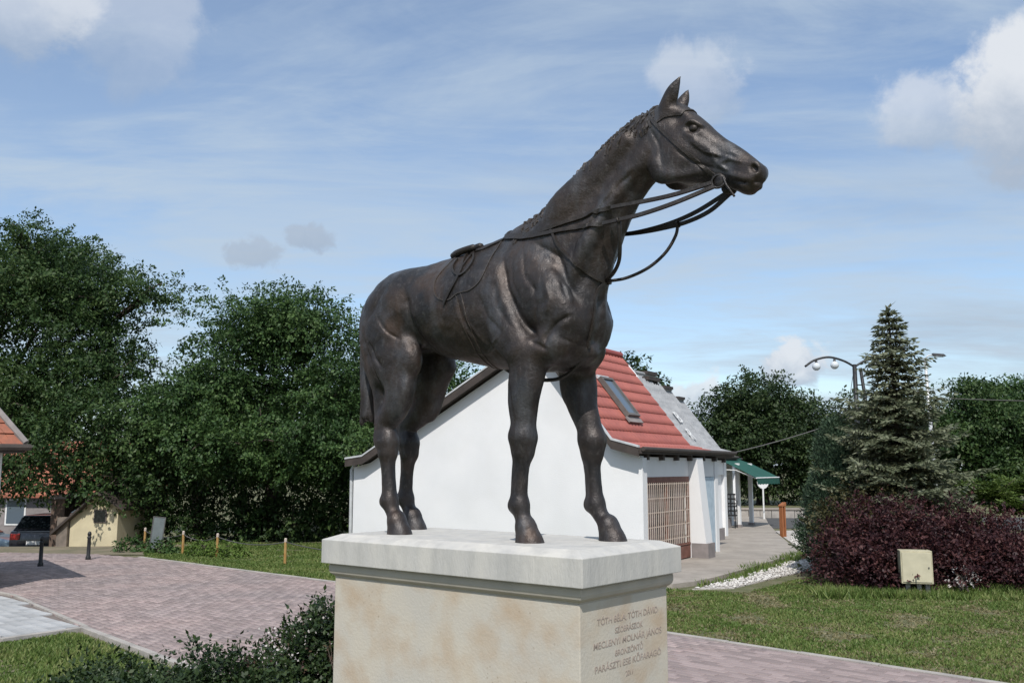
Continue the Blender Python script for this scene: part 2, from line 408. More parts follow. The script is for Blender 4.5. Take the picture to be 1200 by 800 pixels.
STROKES = [  # (depth m, width m, line on the flank plane as x, z); carved muscle edges, veins and seams
    (-0.016, 0.02, [(-0.162,1.599),(-0.105,1.413),(0.031,1.19),(0.132,1.09)]),
    (0.003, 0.022, [(-0.221,1.608),(-0.168,1.421),(-0.042,1.197)]),
    (-0.007, 0.014, [(-0.007,1.637),(0.024,1.476),(0.132,1.342)]),
    (-0.005, 0.014, [(-0.101,1.641),(-0.069,1.439),(0.023,1.307)]),
    (-0.012, 0.018, [(0.045,1.677),(0.224,1.553),(0.275,1.403),(0.314,1.294)]),
    (-0.014, 0.016, [(0.342,1.226),(0.238,1.157),(0.18,1.106),(0.168,1.046)]),
    (-0.01, 0.014, [(0.071,1.1),(0.183,1.024)]),
    (0.008, 0.02, [(0.168,1.413),(0.226,1.302),(0.202,1.21)]),
    (-0.006, 0.012, [(0.085,1.424),(0.132,1.275),(0.107,1.172)]),
    (-0.005, 0.01, [(0.253,1.098),(0.326,1.059),(0.348,0.975)]),
    (-0.01, 0.012, [(-1.181,1.195),(-1.138,1.083),(-1.073,1.013)]),
    (-0.006, 0.008, [(-1.113,1.342),(-1.025,1.246),(-0.931,1.189)]),
    (-0.02, 0.035, [(-0.893,1.501),(-0.859,1.315),(-0.81,1.137),(-0.735,1.032)]),
    (0.005, 0.022, [(-0.969,1.5),(-0.95,1.325),(-0.931,1.173)]),
    (-0.004, 0.008, [(-0.45,1.394),(-0.387,1.235),(-0.313,1.109)]),
    (0.004, 0.006, [(-0.423,1.401),(-0.361,1.232),(-0.281,1.106)]),
    (0.004, 0.006, [(-0.477,1.387),(-0.414,1.228),(-0.346,1.102)]),
    (-0.006, 0.016, [(-0.289,1.39),(-0.21,1.247),(-0.096,1.138)]),
    (-0.006, 0.02, [(-0.192,1.452),(-0.14,1.298),(-0.034,1.166)]),
    (-0.01, 0.022, [(-1.056,1.555),(-1.125,1.464),(-1.201,1.334)]),
    (-0.01, 0.018, [(-1.259,1.269),(-1.223,1.145),(-1.146,0.976),(-1.087,0.865)]),
    (-0.013, 0.016, [(0.728,1.897),(0.636,1.77),(0.531,1.625),(0.44,1.478)]),
    (-0.008, 0.013, [(0.682,1.975),(0.589,1.909),(0.472,1.803),(0.38,1.665)]),
    (-0.006, 0.012, [(0.409,1.748),(0.328,1.632),(0.303,1.502)]),
    (0.006, 0.012, [(0.581,1.908),(0.47,1.811),(0.378,1.707)]),
    (-0.006, 0.008, [(0.764,2.185),(0.824,2.068),(0.851,1.95)]),
    (-0.005, 0.007, [(0.919,2.035),(1.029,1.951),(1.137,1.892)]),
    (0.005, 0.006, [(0.994,2.076),(1.079,1.997),(1.172,1.95),(1.236,1.927)]),
    (0.004, 0.005, [(1.167,1.953),(1.214,1.969),(1.268,1.94)]),
    (0.004, 0.006, [(-0.136,1.128),(-0.296,1.069),(-0.429,1.069)]),
    (0.004, 0.005, [(0.006,0.999),(0.018,0.857),(-0.018,0.717)]),
    (-0.006, 0.012, [(-0.075,0.863),(-0.057,0.719),(-0.039,0.624)]),
]

def sculpt(V, F):
    """carve the strokes into both flanks, add the unevenness of a modelled surface, relax a little"""
    E = np.concatenate([F[:, [i, (i + 1) % 4]] for i in range(4)])
    def relax(V, n, f):
        for _ in range(n):
            S = np.zeros_like(V); c = np.zeros(len(V))
            for k in range(3): S[:, k] = np.bincount(E[:, 0], V[E[:, 1], k], len(V)) + np.bincount(E[:, 1], V[E[:, 0], k], len(V))
            c = np.bincount(E[:, 0], minlength=len(V)) + np.bincount(E[:, 1], minlength=len(V))
            V = V + f * (S / c[:, None] - V)
        return V
    V = relax(V, 3, .5)
    def normals(V):
        fn = np.cross(V[F[:, 2]] - V[F[:, 0]], V[F[:, 3]] - V[F[:, 1]]); N = np.zeros_like(V)
        for k in range(3):
            for i in range(4): N[:, k] += np.bincount(F[:, i], fn[:, k], len(V))
        return N / (np.linalg.norm(N, axis=1)[:, None] + 1e-9)
    N = normals(V); D = np.zeros(len(V)); side = np.clip((np.abs(N[:, 1]) - .15) / .35, 0, 1) * (np.sign(N[:, 1]) == np.sign(V[:, 1]))
    P = V[:, [0, 2]]
    wob = np.stack([.012 * np.sin(17 * V[:, 2] + 3 * V[:, 1]), .012 * np.sin(19 * V[:, 0] + 1)], 1)
    for amp, w, ln in STROKES:
        ln = np.array(ln); best = np.full(len(V), 9.); seg = np.linalg.norm(np.diff(ln, axis=0), axis=1); tot = seg.sum(); acc = 0; tp = np.zeros(len(V))
        m = ((P > ln.min(0) - .1) & (P < ln.max(0) + .1)).all(1)
        for a, b_, sl in zip(ln[:-1], ln[1:], seg):
            q = P[m] + wob[m] * .5 - a; d = b_ - a; t = np.clip(q @ d / (sl * sl), 0, 1)
            r = np.linalg.norm(q - t[:, None] * d, axis=1); bm = best[m]; tm = tp[m]; u = r < bm
            bm[u] = r[u]; tm[u] = ((acc + t * sl) / tot)[u]; best[m] = bm; tp[m] = tm; acc += sl
        D += 1.5 * amp * np.exp(-(best / w) ** 1.35) * side * np.clip(np.minimum(tp, 1 - tp) * 5 + .15, 0, 1)
    big = np.clip((V[:, 2] - .7) / .4, .3, 1) * np.where(V[:, 0] > .75, .4, 1)
    nz = np.array([noise.noise(Vector(p) * 7) * .0045 + noise.noise(Vector(p) * 19) * .0026 + noise.noise(Vector(p) * 46) * .0009 for p in V.tolist()])
    D += big * nz
    V = V + N * D[:, None]
    V[:, 0] -= np.clip(V[:, 0] - 1.1, 0, 1) * .08
    return relax(V, 1, .4)

def horse_field(h):
    H = Field((-1.72, -.42, -.02), (1.46, .42, 2.49), h)
    c, b = H.chain, H.ball
    # --- trunk
    c([(.20, 0, 1.26, .24, .185), (.05, 0, 1.29, .32, .225), (-.15, 0, 1.325, .365, .25), (-.40, 0, 1.36, .353, .278), (-.65, 0, 1.378, .313, .292),
       (-.90, 0, 1.41, .262, .285), (-1.10, 0, 1.40, .255, .265), (-1.26, 0, 1.38, .23, .22), (-1.36, 0, 1.34, .17, .16)], .05)
    c([(.06, 0, 1.70, .10, .07), (-.10, 0, 1.712, .088, .062), (-.28, 0, 1.705, .080, .062), (-.46, 0, 1.672, .072, .08), (-.66, 0, 1.634, .062, .10),
       (-.90, 0, 1.605, .062, .11), (-1.15, 0, 1.60, .062, .10), (-1.30, 0, 1.565, .06, .075), (-1.41, 0, 1.49, .06, .06)], .09)
    # --- neck
    c([(.05, 0, 1.50, .34, .20), (.155, 0, 1.60, .315, .178), (.31, 0, 1.765, .235, .142), (.445, 0, 1.915, .20, .118), (.58, 0, 2.035, .178, .102), (.72, 0, 2.115, .165, .095), (.80, 0, 2.14, .13, .09)], .07)
    c([(-.16, 0, 1.745, .07, .055), (.00, 0, 1.795, .075, .05), (.20, 0, 1.935, .085, .045), (.39, 0, 2.06, .085, .043), (.56, 0, 2.155, .082, .042), (.70, 0, 2.225, .072, .045), (.79, 0, 2.255, .065, .05)], .10)
    # muscle bands of the neck, windpipe, jugular furrow
    c([(.74, .062, 2.08, .06, .04), (.52, .085, 1.86, .055, .042), (.36, .115, 1.62, .06, .05), (.24, .13, 1.40, .06, .05)], .025, mirror=True)
    c([(.70, 0, 1.99, .055, .05), (.575, 0, 1.88, .05, .05), (.475, 0, 1.73, .05, .055), (.405, 0, 1.57, .055, .06), (.345, 0, 1.42, .06, .075)], .03)
    c([(.62, .09, 2.16, .05, .035), (.42, .10, 2.02, .07, .04), (.22, .125, 1.86, .09, .05), (.08, .125, 1.74, .06, .03), (-.02, .11, 1.68, .03, .015)], .04, mirror=True)
    # --- shoulder, breast
    c([(-.16, .085, 1.66, .08, .05), (-.02, .16, 1.50, .135, .066), (.14, .192, 1.33, .150, .068), (.235, .178, 1.19, .11, .072)], .03, mirror=True)
    c([(-.20, .12, 1.58, .06, .05), (-.20, .19, 1.38, .10, .06), (-.13, .205, 1.20, .13, .065), (-.04, .20, 1.06, .10, .07)], .025, mirror=True)
    c([(.00, .14, 1.62, .025, .02), (.13, .20, 1.44, .03, .022), (.215, .215, 1.27, .03, .022)], .03, mirror=True)
    b((.25, .10, 1.17), (.105, .115, .155), (0, 18, 12), .025, mirror=True)
    b((.17, .155, 1.08), (.12, .10, .12), (0, 0, 0), .035, mirror=True)
    c([(.375, 0, 1.32, .004, .004), (.38, 0, 1.17, .012, .012), (.34, 0, 1.03, .006, .006)], .06, 'cut')
    b((.10, 0, 1.04), (.24, .16, .10), k=.05)
    # --- hindquarters
    b((-1.05, .12, 1.50), (.27, .15, .16), (12, -6, 0), .05, mirror=True)
    b((-.98, .20, 1.42), (.09, .07, .13), (0, -25, 0), .05, mirror=True)
    c([(-1.12, .17, 1.42, .21, .12), (-1.14, .19, 1.24, .22, .115), (-1.14, .185, 1.09, .175, .10), (-1.12, .18, .98, .135, .08)], .04, mirror=True)
    c([(-1.36, .075, 1.45, .08, .08), (-1.355, .11, 1.28, .095, .09), (-1.30, .135, 1.11, .085, .075), (-1.22, .15, .96, .06, .055)], .03, mirror=True)
    b((-.93, -.19, 1.09), (.09, .072, .13), (0, -20, 0), .05); b((-1.02, .19, 1.11), (.09, .072, .13), (0, -20, 0), .05)
    b((-1.40, 0, 1.50), (.06, .05, .08), k=.04)
    # --- legs
    def fore(y, kn, fe, ho, el=(-.03, .98)):
        """kn, fe, ho: x,z of knee, fetlock, hoof centre"""
        sy = 1 if y > 0 else -1
        kx, kz = kn; fx, fz = fe
        c([(el[0] + .03, y * .92, el[1] + .06, .135, .09), (el[0] + .02, y * .97, el[1] - .08, .105, .076), (el[0] * .6 + kx * .4, y, .78, .094, .078),
           (el[0] * .2 + kx * .8 + .005, y, kz + .12, .076, .068), (kx, y, kz + .05, .076, .070)], .05)
        b((el[0] * .75 + kx * .25 + .055, y + sy * .02, .86), (.05, .05, .12), k=.03)
        b((el[0] - .045, y * 1.02, .88), (.045, .05, .11), k=.03)
        b((kx + .008, y, kz + .025), (.074, .070, .066), k=.05); b((kx + .004, y, kz - .05), (.062, .061, .055), k=.05)
        b((kx - .045, y, kz + .01), (.025, .022, .035), k=.02)
        c([(kx + .004, y, kz - .06, .050, .050), ((kx + fx) / 2 + .006, y, (kz + fz) / 2, .038, .040), (fx + .004, y, fz + .04, .042, .043)], .025)
        c([(kx - .038, y, kz - .06, .024, .026), ((kx + fx) / 2 - .036, y, (kz + fz) / 2, .022, .025), (fx - .03, y, fz + .02, .027, .030)], .014)
        pastern(y, fx, fz, ho)
    def pastern(y, fx, fz, ho):
        b((fx + .002, y, fz), (.056, .055, .052), k=.025); b((fx - .040, y, fz - .012), (.032, .036, .036), k=.025)
        hx = ho
        px = fx + (hx - fx) * .62
        c([(fx + .006, y, fz - .02, .048, .048), (px, y, fz * .52, .043, .046), (hx - .015, y, .088, .048, .054)], .025)
        hoof(y, hx)
    def hoof(y, hx):
        c([(hx - .014, y, .082, .054, .058), (hx + .002, y, .040, .068, .066), (hx + .014, y, .0, .082, .074), (hx + .02, y, -.04, .09, .08)], .012, sub=2)
        c([(hx - .012, y, .092, .056, .060), (hx - .010, y, .086, .060, .062)], .012, sub=1)
    def hind(y, st, hk, fe, ho):
        sy = 1 if y > 0 else -1
        (sx, sz), (qx, qz), (fx, fz) = st, hk, fe
        c([(-1.09, y, 1.08, .165, .10), (sx - .13, y, sz - .045, .122, .086), (sx * .5 + qx * .5 - .04, y, sz * .5 + qz * .5 + .02, .096, .072), (qx - .012, y, qz + .13, .076, .058), (qx, y, qz + .03, .066, .056)], .05)
        c([(-1.25, y * .9, sz + .08, .09, .06), (-1.19 + (qx + 1.115) * .6, y * .97, sz - .08, .065, .045), (qx - .072, y, qz + .20, .042, .033), (qx - .068, y, qz + .075, .03, .028), (qx - .058, y, qz + .02, .03, .028)], .03)
        b((sx * .6 + qx * .4 + .03, y + sy * .03, sz * .6 + qz * .4 + .02), (.04, .035, .12), (0, 20, 0), .05)
        b((qx + .004, y, qz), (.074, .067, .078), k=.04); b((qx - .06, y, qz + .03), (.040, .038, .058), k=.04)
        b((qx + .01, y, qz - .058), (.063, .061, .056), k=.025)
        c([(qx + .004, y, qz - .07, .052, .051), ((qx + fx) / 2 + .004, y, (qz + fz) / 2, .041, .042), (fx + .003, y, fz + .04, .043, .044)], .025)
        c([(qx - .048, y, qz - .02, .024, .026), ((qx + fx) / 2 - .036, y, (qz + fz) / 2, .019, .022), (fx - .03, y, fz + .02, .025, .028)], .014)
        pastern(y, fx, fz, ho)
    fore(-.185, (-.030, .535), (-.052, .205), .005, (-.015, .985))
    fore(.205, (.165, .525), (.185, .205), .285, (.05, .985))
    hind(-.19, (-.88, .98), (-1.115, .555), (-1.085, .205), -1.005)
    hind(.20, (-1.00, .98), (-1.325, .555), (-1.345, .205), -1.265)
    # --- head
    c([(.795, 0, 2.185, .125, .088), (.875, 0, 2.10, .165, .098), (.955, 0, 2.035, .165, .098), (1.04, 0, 1.985, .135, .078), (1.115, 0, 1.945, .112, .060),
       (1.185, 0, 1.905, .095, .052), (1.245, 0, 1.862, .088, .054), (1.29, 0, 1.828, .080, .056)], .03)
    c([(.80, 0, 2.275, .06, .055), (.90, 0, 2.245, .06, .072), (.985, 0, 2.148, .062, .080), (1.06, 0, 2.073, .055, .064), (1.14, 0, 2.012, .048, .046), (1.22, 0, 1.965, .042, .042), (1.30, 0, 1.895, .04, .04)], .04)
    b((.865, .072, 2.00), (.115, .034, .135), (0, 40, 0), .02, mirror=True)      # cheek
    c([(.80, .085, 1.99, .012, .02), (.83, .078, 1.925, .014, .02), (.92, .062, 1.895, .014, .02), (1.02, .045, 1.90, .014, .018)], .05, mirror=True)
    c([(.99, .088, 2.105, .014, .014), (1.06, .076, 2.035, .013, .014), (1.13, .057, 1.975, .010, .012)], .02, mirror=True)   # facial crest
    b((1.015, .098, 2.133), (.046, .024, .030), (0, 35, 0), .02, 'cut', mirror=True)       # eye socket
    c([(.965, .076, 2.168, .012, .012), (1.010, .084, 2.170, .014, .015), (1.060, .070, 2.138, .011, .012)], .016, mirror=True)   # brow
    c([(.975, .082, 2.104, .007, .010), (1.015, .084, 2.094, .008, .010), (1.055, .074, 2.102, .007, .010)], .012, mirror=True)
    b((.93, .085, 2.205), (.04, .022, .03), (0, 40, 0), .03, 'cut', mirror=True)
    # muzzle: nostril, lips, chin
    b((1.325, 0, 1.84), (.055, .05, .062), (0, 40, 0), .03)
    b((1.347, 0, 1.836), (.034, .042, .046), (0, 30, 0), .025)
    c([(1.325, .036, 1.892, .014, .016), (1.357, .042, 1.878, .016, .016), (1.366, .040, 1.850, .016, .014), (1.350, .046, 1.832, .012, .012)], .018, mirror=True)
    b((1.348, .055, 1.858), (.025, .024, .017), (0, 55, 0), .01, 'cut', mirror=True)
    b((1.285, 0, 1.783), (.05, .040, .034), (0, 30, 0), .015)
    b((1.325, 0, 1.793), (.038, .042, .026), (0, 30, 0), .012)
    c([(1.19, .060, 1.834, .004, .018), (1.25, .060, 1.815, .006, .022), (1.30, .054, 1.802, .006, .020), (1.345, .042, 1.797, .005, .016), (1.375, .02, 1.797, .004, .012)], .010, 'cut', mirror=True)
    c([(1.21, .05, 1.856, .014, .012), (1.27, .054, 1.828, .014, .012), (1.33, .046, 1.806, .012, .012)], .012, mirror=True)
    c([(1.145, .058, 1.925, .006, .006), (1.20, .056, 1.935, .006, .006), (1.25, .055, 1.915, .006, .006), (1.30, .053, 1.90, .006, .006)], .012, mirror=True)
    c([(1.02, .094, 2.06, .005, .005), (1.10, .07, 1.985, .005, .005), (1.13, .062, 1.93, .005, .005), (1.19, .055, 1.88, .005, .005)], .012, mirror=True)
    # ears
    for sy, ex, ez in ((-1, 0, 0), (1, -.035, -.02)):
        c([(.835, sy * .046, 2.255, .052, .040), (.868 + ex * .4, sy * .064, 2.315 + ez * .4, .048, .034), (.905 + ex * .7, sy * .074, 2.375 + ez * .7, .035, .025), (.945 + ex, sy * .072, 2.432 + ez, .007, .007)], .025)
        c([(.895 + ex * .3, sy * .080, 2.29, .012, .012), (.915 + ex * .6, sy * .098, 2.335 + ez * .5, .020, .014), (.938 + ex, sy * .092, 2.395 + ez, .008, .006)], .012, 'cut')
    # forelock knots
    for (x, z) in ((.90, 2.30), (.925, 2.275), (.945, 2.25)): b((x, 0, z), (.025, .03, .018), k=.02)
    return H
# ================================================================ the setting
def sstep(a, b, x): t = np.clip((np.asarray(x, float) - a) / (b - a), 0, 1); return t * t * (3 - 2 * t)
def ground_h(x, y):
    """the land falls away to the lane on the left"""
    return -1.5 * sstep(25.5, 40, y) * sstep(-8.5, -13, x)

M_grass = MAT('lawn', (.10, .115, .045), (.150, .145, .070), 11, .95, c3=(.23, .20, .13), scale3=2.2, f3=.7, bump=1., bscale=30, bdist=.06)
M_dirt = MAT('bare_earth', (.22, .18, .13), (.14, .13, .08), 1.3, .95, bump=.6, bscale=18)
M_asph = MAT('asphalt', (.055, .055, .058), (.085, .083, .08), 2.2, .9, bump=.4, bscale=90)
M_joint = MAT('paving_bed', (.15, .125, .115), (.19, .16, .145), 6, .95)
M_paver = MAT('red_paver', (.295, .226, .215), (.225, .185, .183), .7, .85, c3=(.35, .29, .265), scale3=9, f3=.5, island=.22, bump=.3, bscale=120, bdist=.004)
M_gpaver = MAT('grey_paver', (.40, .40, .40), (.30, .31, .32), 3, .85, island=.16, bump=.3, bscale=120, bdist=.004)
M_kerb = MAT('kerb_stone', (.40, .37, .34), (.30, .28, .26), 5, .85, bump=.3, bscale=80)
M_conc = MAT('concrete_walk', (.36, .32, .28), (.28, .25, .22), 1.4, .9, c3=(.20, .18, .15), scale3=7, f3=.4, bump=.4, bscale=60)
M_gravel = MAT('white_gravel', (.52, .49, .46), (.36, .33, .30), 8, .9, bump=.8, bscale=60)
M_stone = MAT('gravel_stone', (.62, .60, .57), (.44, .41, .38), 14, .85, island=.2)

def grid_axis(fine, step, far):
    a = np.arange(-fine, fine + .01, step); ext = np.geomspace(fine + 2, far, 14)
    return np.concatenate([-ext[::-1], a, ext])
gx = grid_axis(44, 1., 2200); gy = np.concatenate([[-2000, -400, -90, -30, -12], np.arange(-6, 60.1, 1.), np.geomspace(63, 2600, 14)])
GX, GY = np.meshgrid(gx, gy, indexing='ij')
GZ = ground_h(GX, GY) - .012
nx, ny = GX.shape
ii = np.arange(nx * ny).reshape(nx, ny)
F = np.stack([ii[:-1, :-1], ii[1:, :-1], ii[1:, 1:], ii[:-1, 1:]], -1).reshape(-1, 4)
tag(np_mesh('ground', np.stack([GX, GY, GZ], -1).reshape(-1, 3), F, M_grass, smooth=True), kind='structure')

def in_poly(P, poly):
    x, y = P[..., 0], P[..., 1]; c = np.zeros(x.shape, bool); n = len(poly)
    for i in range(n):
        (x0, y0), (x1, y1) = poly[i], poly[(i + 1) % n]
        m = ((y0 > y) != (y1 > y)); t = np.where(m, (y - y0) / np.where(m, (y1 - y0), 1), 0)
        c ^= m & (x < x0 + t * (x1 - x0))
    return c

def sheet(name, poly, z, mat, kind='structure', thick=.12, drape=False, step=.8):
    if not drape:
        b = MB(); n = len(poly)
        b.add([(x, y, z) for x, y in poly] + [(x, y, z - thick) for x, y in poly], [tuple(range(n))] + [(i, (i + 1) % n, n + (i + 1) % n, n + i) for i in range(n)])
        return tag(b.build(name, mat), kind=kind)
    P = np.array(poly); xs = np.arange(P[:, 0].min(), P[:, 0].max() + step, step); ys = np.arange(P[:, 1].min(), P[:, 1].max() + step, step)
    X, Y = np.meshgrid(xs, ys, indexing='ij'); Z = ground_h(X, Y) + z; k = np.arange(X.size).reshape(X.shape)
    q = np.stack([k[:-1, :-1], k[1:, :-1], k[1:, 1:], k[:-1, 1:]], -1).reshape(-1, 4)
    cc = np.stack([X, Y, Z], -1).reshape(-1, 3); keep = in_poly(cc[q].mean(1)[:, :2], poly)
    return tag(np_mesh(name, cc, q[keep], mat, smooth=True), kind=kind)

EDGE = [(-10.6, 24.0), (-9.13, 23.1), (-3.35, 18.1), (2.02, 12.65), (4.76, 9.91), (9.0, 5.5)]
NEAR = [(5.2, 1.2), (1.9, 4.6), (-.2, 7.3), (-2.4, 9.3), (-4.2, 11.21), (-5.87, 13.04), (-8.56, 16.23), (-13, 19.6), (-17, 21.8), (-16, 25)]
PAVE = EDGE + NEAR
GREY = [(-8.56, 16.23), (-5.87, 13.04), (-6.53, 12.17), (-9, 12.9), (-16, 14.5), (-17, 21.8), (-13, 19.6)]
paving = sheet('paving', PAVE, .008, M_joint)
greypave = sheet('grey_paving', GREY, .005, M_joint)

def paver_mesh(name, lx, ly, h, mat):
    b = MB(); c = .006; x, y = lx / 2, ly / 2
    b.add([(-x, -y, 0), (x, -y, 0), (x, y, 0), (-x, y, 0), (-x, -y, h - c), (x, -y, h - c), (x, y, h - c), (-x, y, h - c), (-x + c, -y + c, h), (x - c, -y + c, h), (x - c, y - c, h), (-x + c, y - c, h)],
          [(0, 1, 5, 4), (1, 2, 6, 5), (2, 3, 7, 6), (3, 0, 4, 7), (4, 5, 9, 8), (5, 6, 10, 9), (6, 7, 11, 10), (7, 4, 8, 11), (8, 9, 10, 11)])
    return b.mesh(name, mat)

def lay_pavers(parent, poly, ang, lx, ly, h, z, mat, limit, bond=True):
    """running bond; the pieces that show largest from the square become objects, the rest one mesh"""
    ca, sa = math.cos(ang), math.sin(ang); P = np.array(poly)
    uv = P @ np.array([[ca, -sa], [sa, ca]])
    pts = []
    j0, j1 = int(uv[:, 1].min() // ly) - 1, int(uv[:, 1].max() // ly) + 2
    for j in range(j0, j1):
        off = (.5 * lx if (j % 2 and bond) else 0)
        u = np.arange(math.floor(uv[:, 0].min() / lx) * lx, uv[:, 0].max() + lx, lx) + off
        pts.append(np.stack([u, np.full(len(u), (j + .5) * ly)], 1))
    U = np.concatenate(pts); W = U @ np.array([[ca, sa], [-sa, ca]])
    hx, hy = lx * .42, ly * .42
    ok = np.ones(len(W), bool)
    for dx, dy in ((-hx, -hy), (hx, -hy), (hx, hy), (-hx, hy)): ok &= in_poly(W + np.array([dx * ca - dy * sa, dx * sa + dy * ca]), poly)
    W = W[ok]
    # within the part of the square one can see (and some margin)
    d = W[:, 1]; ok = (d > 5.5) & (np.abs(W[:, 0]) < .62 * d + 2.5); W = W[ok]
    px = W[:, 0] / W[:, 1]; inview = (np.abs(px) < .55) & (W[:, 1] > 9.8) & ~((px > -.19) & (px < .165) )
    order = np.argsort(np.where(inview, W[:, 1], 1e3 + W[:, 1]))
    me = paver_mesh('paver', lx - .007, ly - .007, h, mat)
    jit = rng.normal(0, .0016, len(W)); tw = rng.normal(0, .006, len(W))
    for i in order[:limit]:
        o = link('paver', me, parent, (W[i, 0], W[i, 1], z + jit[i]), ang + tw[i])
    rest = order[limit:]
    if len(rest):
        v0 = np.array([v.co for v in me.vertices]); f0 = np.array([[q for q in p.vertices] for p in me.polygons])
        a = ang + tw[rest]; V = np.empty((len(rest), len(v0), 3))
        V[..., 0] = v0[:, 0] * np.cos(a)[:, None] - v0[:, 1] * np.sin(a)[:, None] + W[rest, 0][:, None]
        V[..., 1] = v0[:, 0] * np.sin(a)[:, None] + v0[:, 1] * np.cos(a)[:, None] + W[rest, 1][:, None]
        V[..., 2] = v0[:, 2] + z + jit[rest][:, None]
        Fq = (f0[None] + (np.arange(len(rest)) * len(v0))[:, None, None]).reshape(-1, 4)
        tag(np_mesh('far_pavers', V.reshape(-1, 3), Fq, mat, parent), kind='stuff')

band = math.atan2(-5.45, 5.37)
lay_pavers(paving, PAVE, band, .20, .10, .028, .008, M_paver, 290)
lay_pavers(greypave, GREY, band + .06, .20, .20, .028, .005, M_gpaver, 280, bond=False)

def kerb_run(name, pts, w, z0, z1, mat, piece=.98):
    """edging stones laid end to end"""
    root = tag(MB().add([(pts[0][0], pts[0][1], z0), (pts[0][0] + .05, pts[0][1], z0), (pts[0][0], pts[0][1] + .05, z0)], [(0, 1, 2)]).build(name, mat), kind='structure')
    for (x0, y0), (x1, y1) in zip(pts[:-1], pts[1:]):
        L = math.hypot(x1 - x0, y1 - y0); n = max(1, round(L / piece)); a = math.atan2(y1 - y0, x1 - x0); l = L / n
        me = MB().box((-l / 2 + .004, -w / 2, z0), (l / 2 - .004, w / 2, z1)).mesh('kerb_stone', mat, .008)
        for i in range(n):
            t = (i + .5) / n; link('kerb_stone', me, root, (x0 + (x1 - x0) * t, y0 + (y1 - y0) * t, random.uniform(-.004, .004)), a + random.uniform(-.004, .004))
    return root
kerb_run('kerb', EDGE[1:], .09, -.1, .052, M_kerb)
kerb_run('kerb', [(-2.4, 9.3), (-4.2, 11.21), (-5.87, 13.04), (-6.53, 12.17)], .09, -.1, .05, M_kerb)
kerb_run('kerb', [(-5.87, 13.12), (-8.56, 16.31), (-13, 19.7)], .07, -.1, .042, M_kerb)

WALK = [(2.5, 17.6), (2.97, 17.5), (3.45, 17.9), (4.0, 18.6), (5.1, 20.3), (6.3, 22.3), (7.2, 23.4), (7.7, 25.8), (8.6, 30.3), (9.9, 36.2), (11.2, 41.5), (6.5, 42), (2.2, 24)]
sheet('sidewalk', WALK, .075, M_conc, thick=.2)
jb = MB()
sheet('gravel_bed', [(3.3, 17.35), (4.1, 17.5), (5.5, 19.3), (6.6, 20.6), (8.0, 22.6), (9.6, 27.5), (10.6, 33.5), (9.3, 33.2), (8.3, 28), (7.6, 24.4), (7.0, 23.0), (5.75, 21.0), (4.5, 18.9), (3.5, 17.55)], .006, M_gravel, thick=.05)
sheet('far_road', [(8.5, 34.6), (12, 34.3), (30, 33), (60, 31), (60, 40), (30, 41), (13, 43), (10, 42)], .012, M_asph, thick=.05)
sheet('lane', [(-60, 30), (-24, 30.5), (-13.2, 29.5), (-11.6, 28.2), (-12.5, 45), (-60, 52)], .02, M_asph, drape=True)
sheet('earth_verge', [(-30, 25.4), (-16, 24.5), (-10.6, 24.1), (-9.4, 24.4), (-8.6, 27), (-11.4, 29), (-14, 30), (-30, 30.8)], .004, M_dirt, drape=True)

# loose white stones on the gravel bed
def stones(n, poly, size, seed):
    r = np.random.default_rng(seed); P = np.array(poly); Q = r.uniform(P.min(0), P.max(0), (n * 3, 2)); Q = Q[in_poly(Q, poly)][:n]
    oct_ = np.array([(1, 0, 0), (-1, 0, 0), (0, 1, 0), (0, -1, 0), (0, 0, 1), (0, 0, -1)], float); fo = np.array([(0, 2, 4), (2, 1, 4), (1, 3, 4), (3, 0, 4), (2, 0, 5), (1, 2, 5), (3, 1, 5), (0, 3, 5)])
    s = size * r.uniform(.5, 1.5, (len(Q), 1, 1)) * r.uniform(.6, 1.2, (len(Q), 6, 1))
    V = oct_[None] * s * np.array([1, 1, .6]); a = r.uniform(0, 6.3, len(Q))[:, None]
    V = np.stack([V[..., 0] * np.cos(a) - V[..., 1] * np.sin(a) + Q[:, :1], V[..., 0] * np.sin(a) + V[..., 1] * np.cos(a) + Q[:, 1:], V[..., 2] + .02], -1)
    return V.reshape(-1, 3), (fo[None] + (np.arange(len(Q)) * 6)[:, None, None]).reshape(-1, 3)
V, Fq = stones(6000, [(3.3, 17.35), (4.1, 17.5), (5.5, 19.3), (6.6, 20.6), (8.0, 22.6), (9.6, 27.5), (9.2, 31), (8.3, 28), (7.6, 24.4), (7.0, 23.0), (5.75, 21.0), (4.5, 18.9), (3.5, 17.55)], .035, 3)
tag(np_mesh('gravel', V, Fq, M_stone), 'loose white gravel beside the concrete walk', 'gravel', kind='stuff')

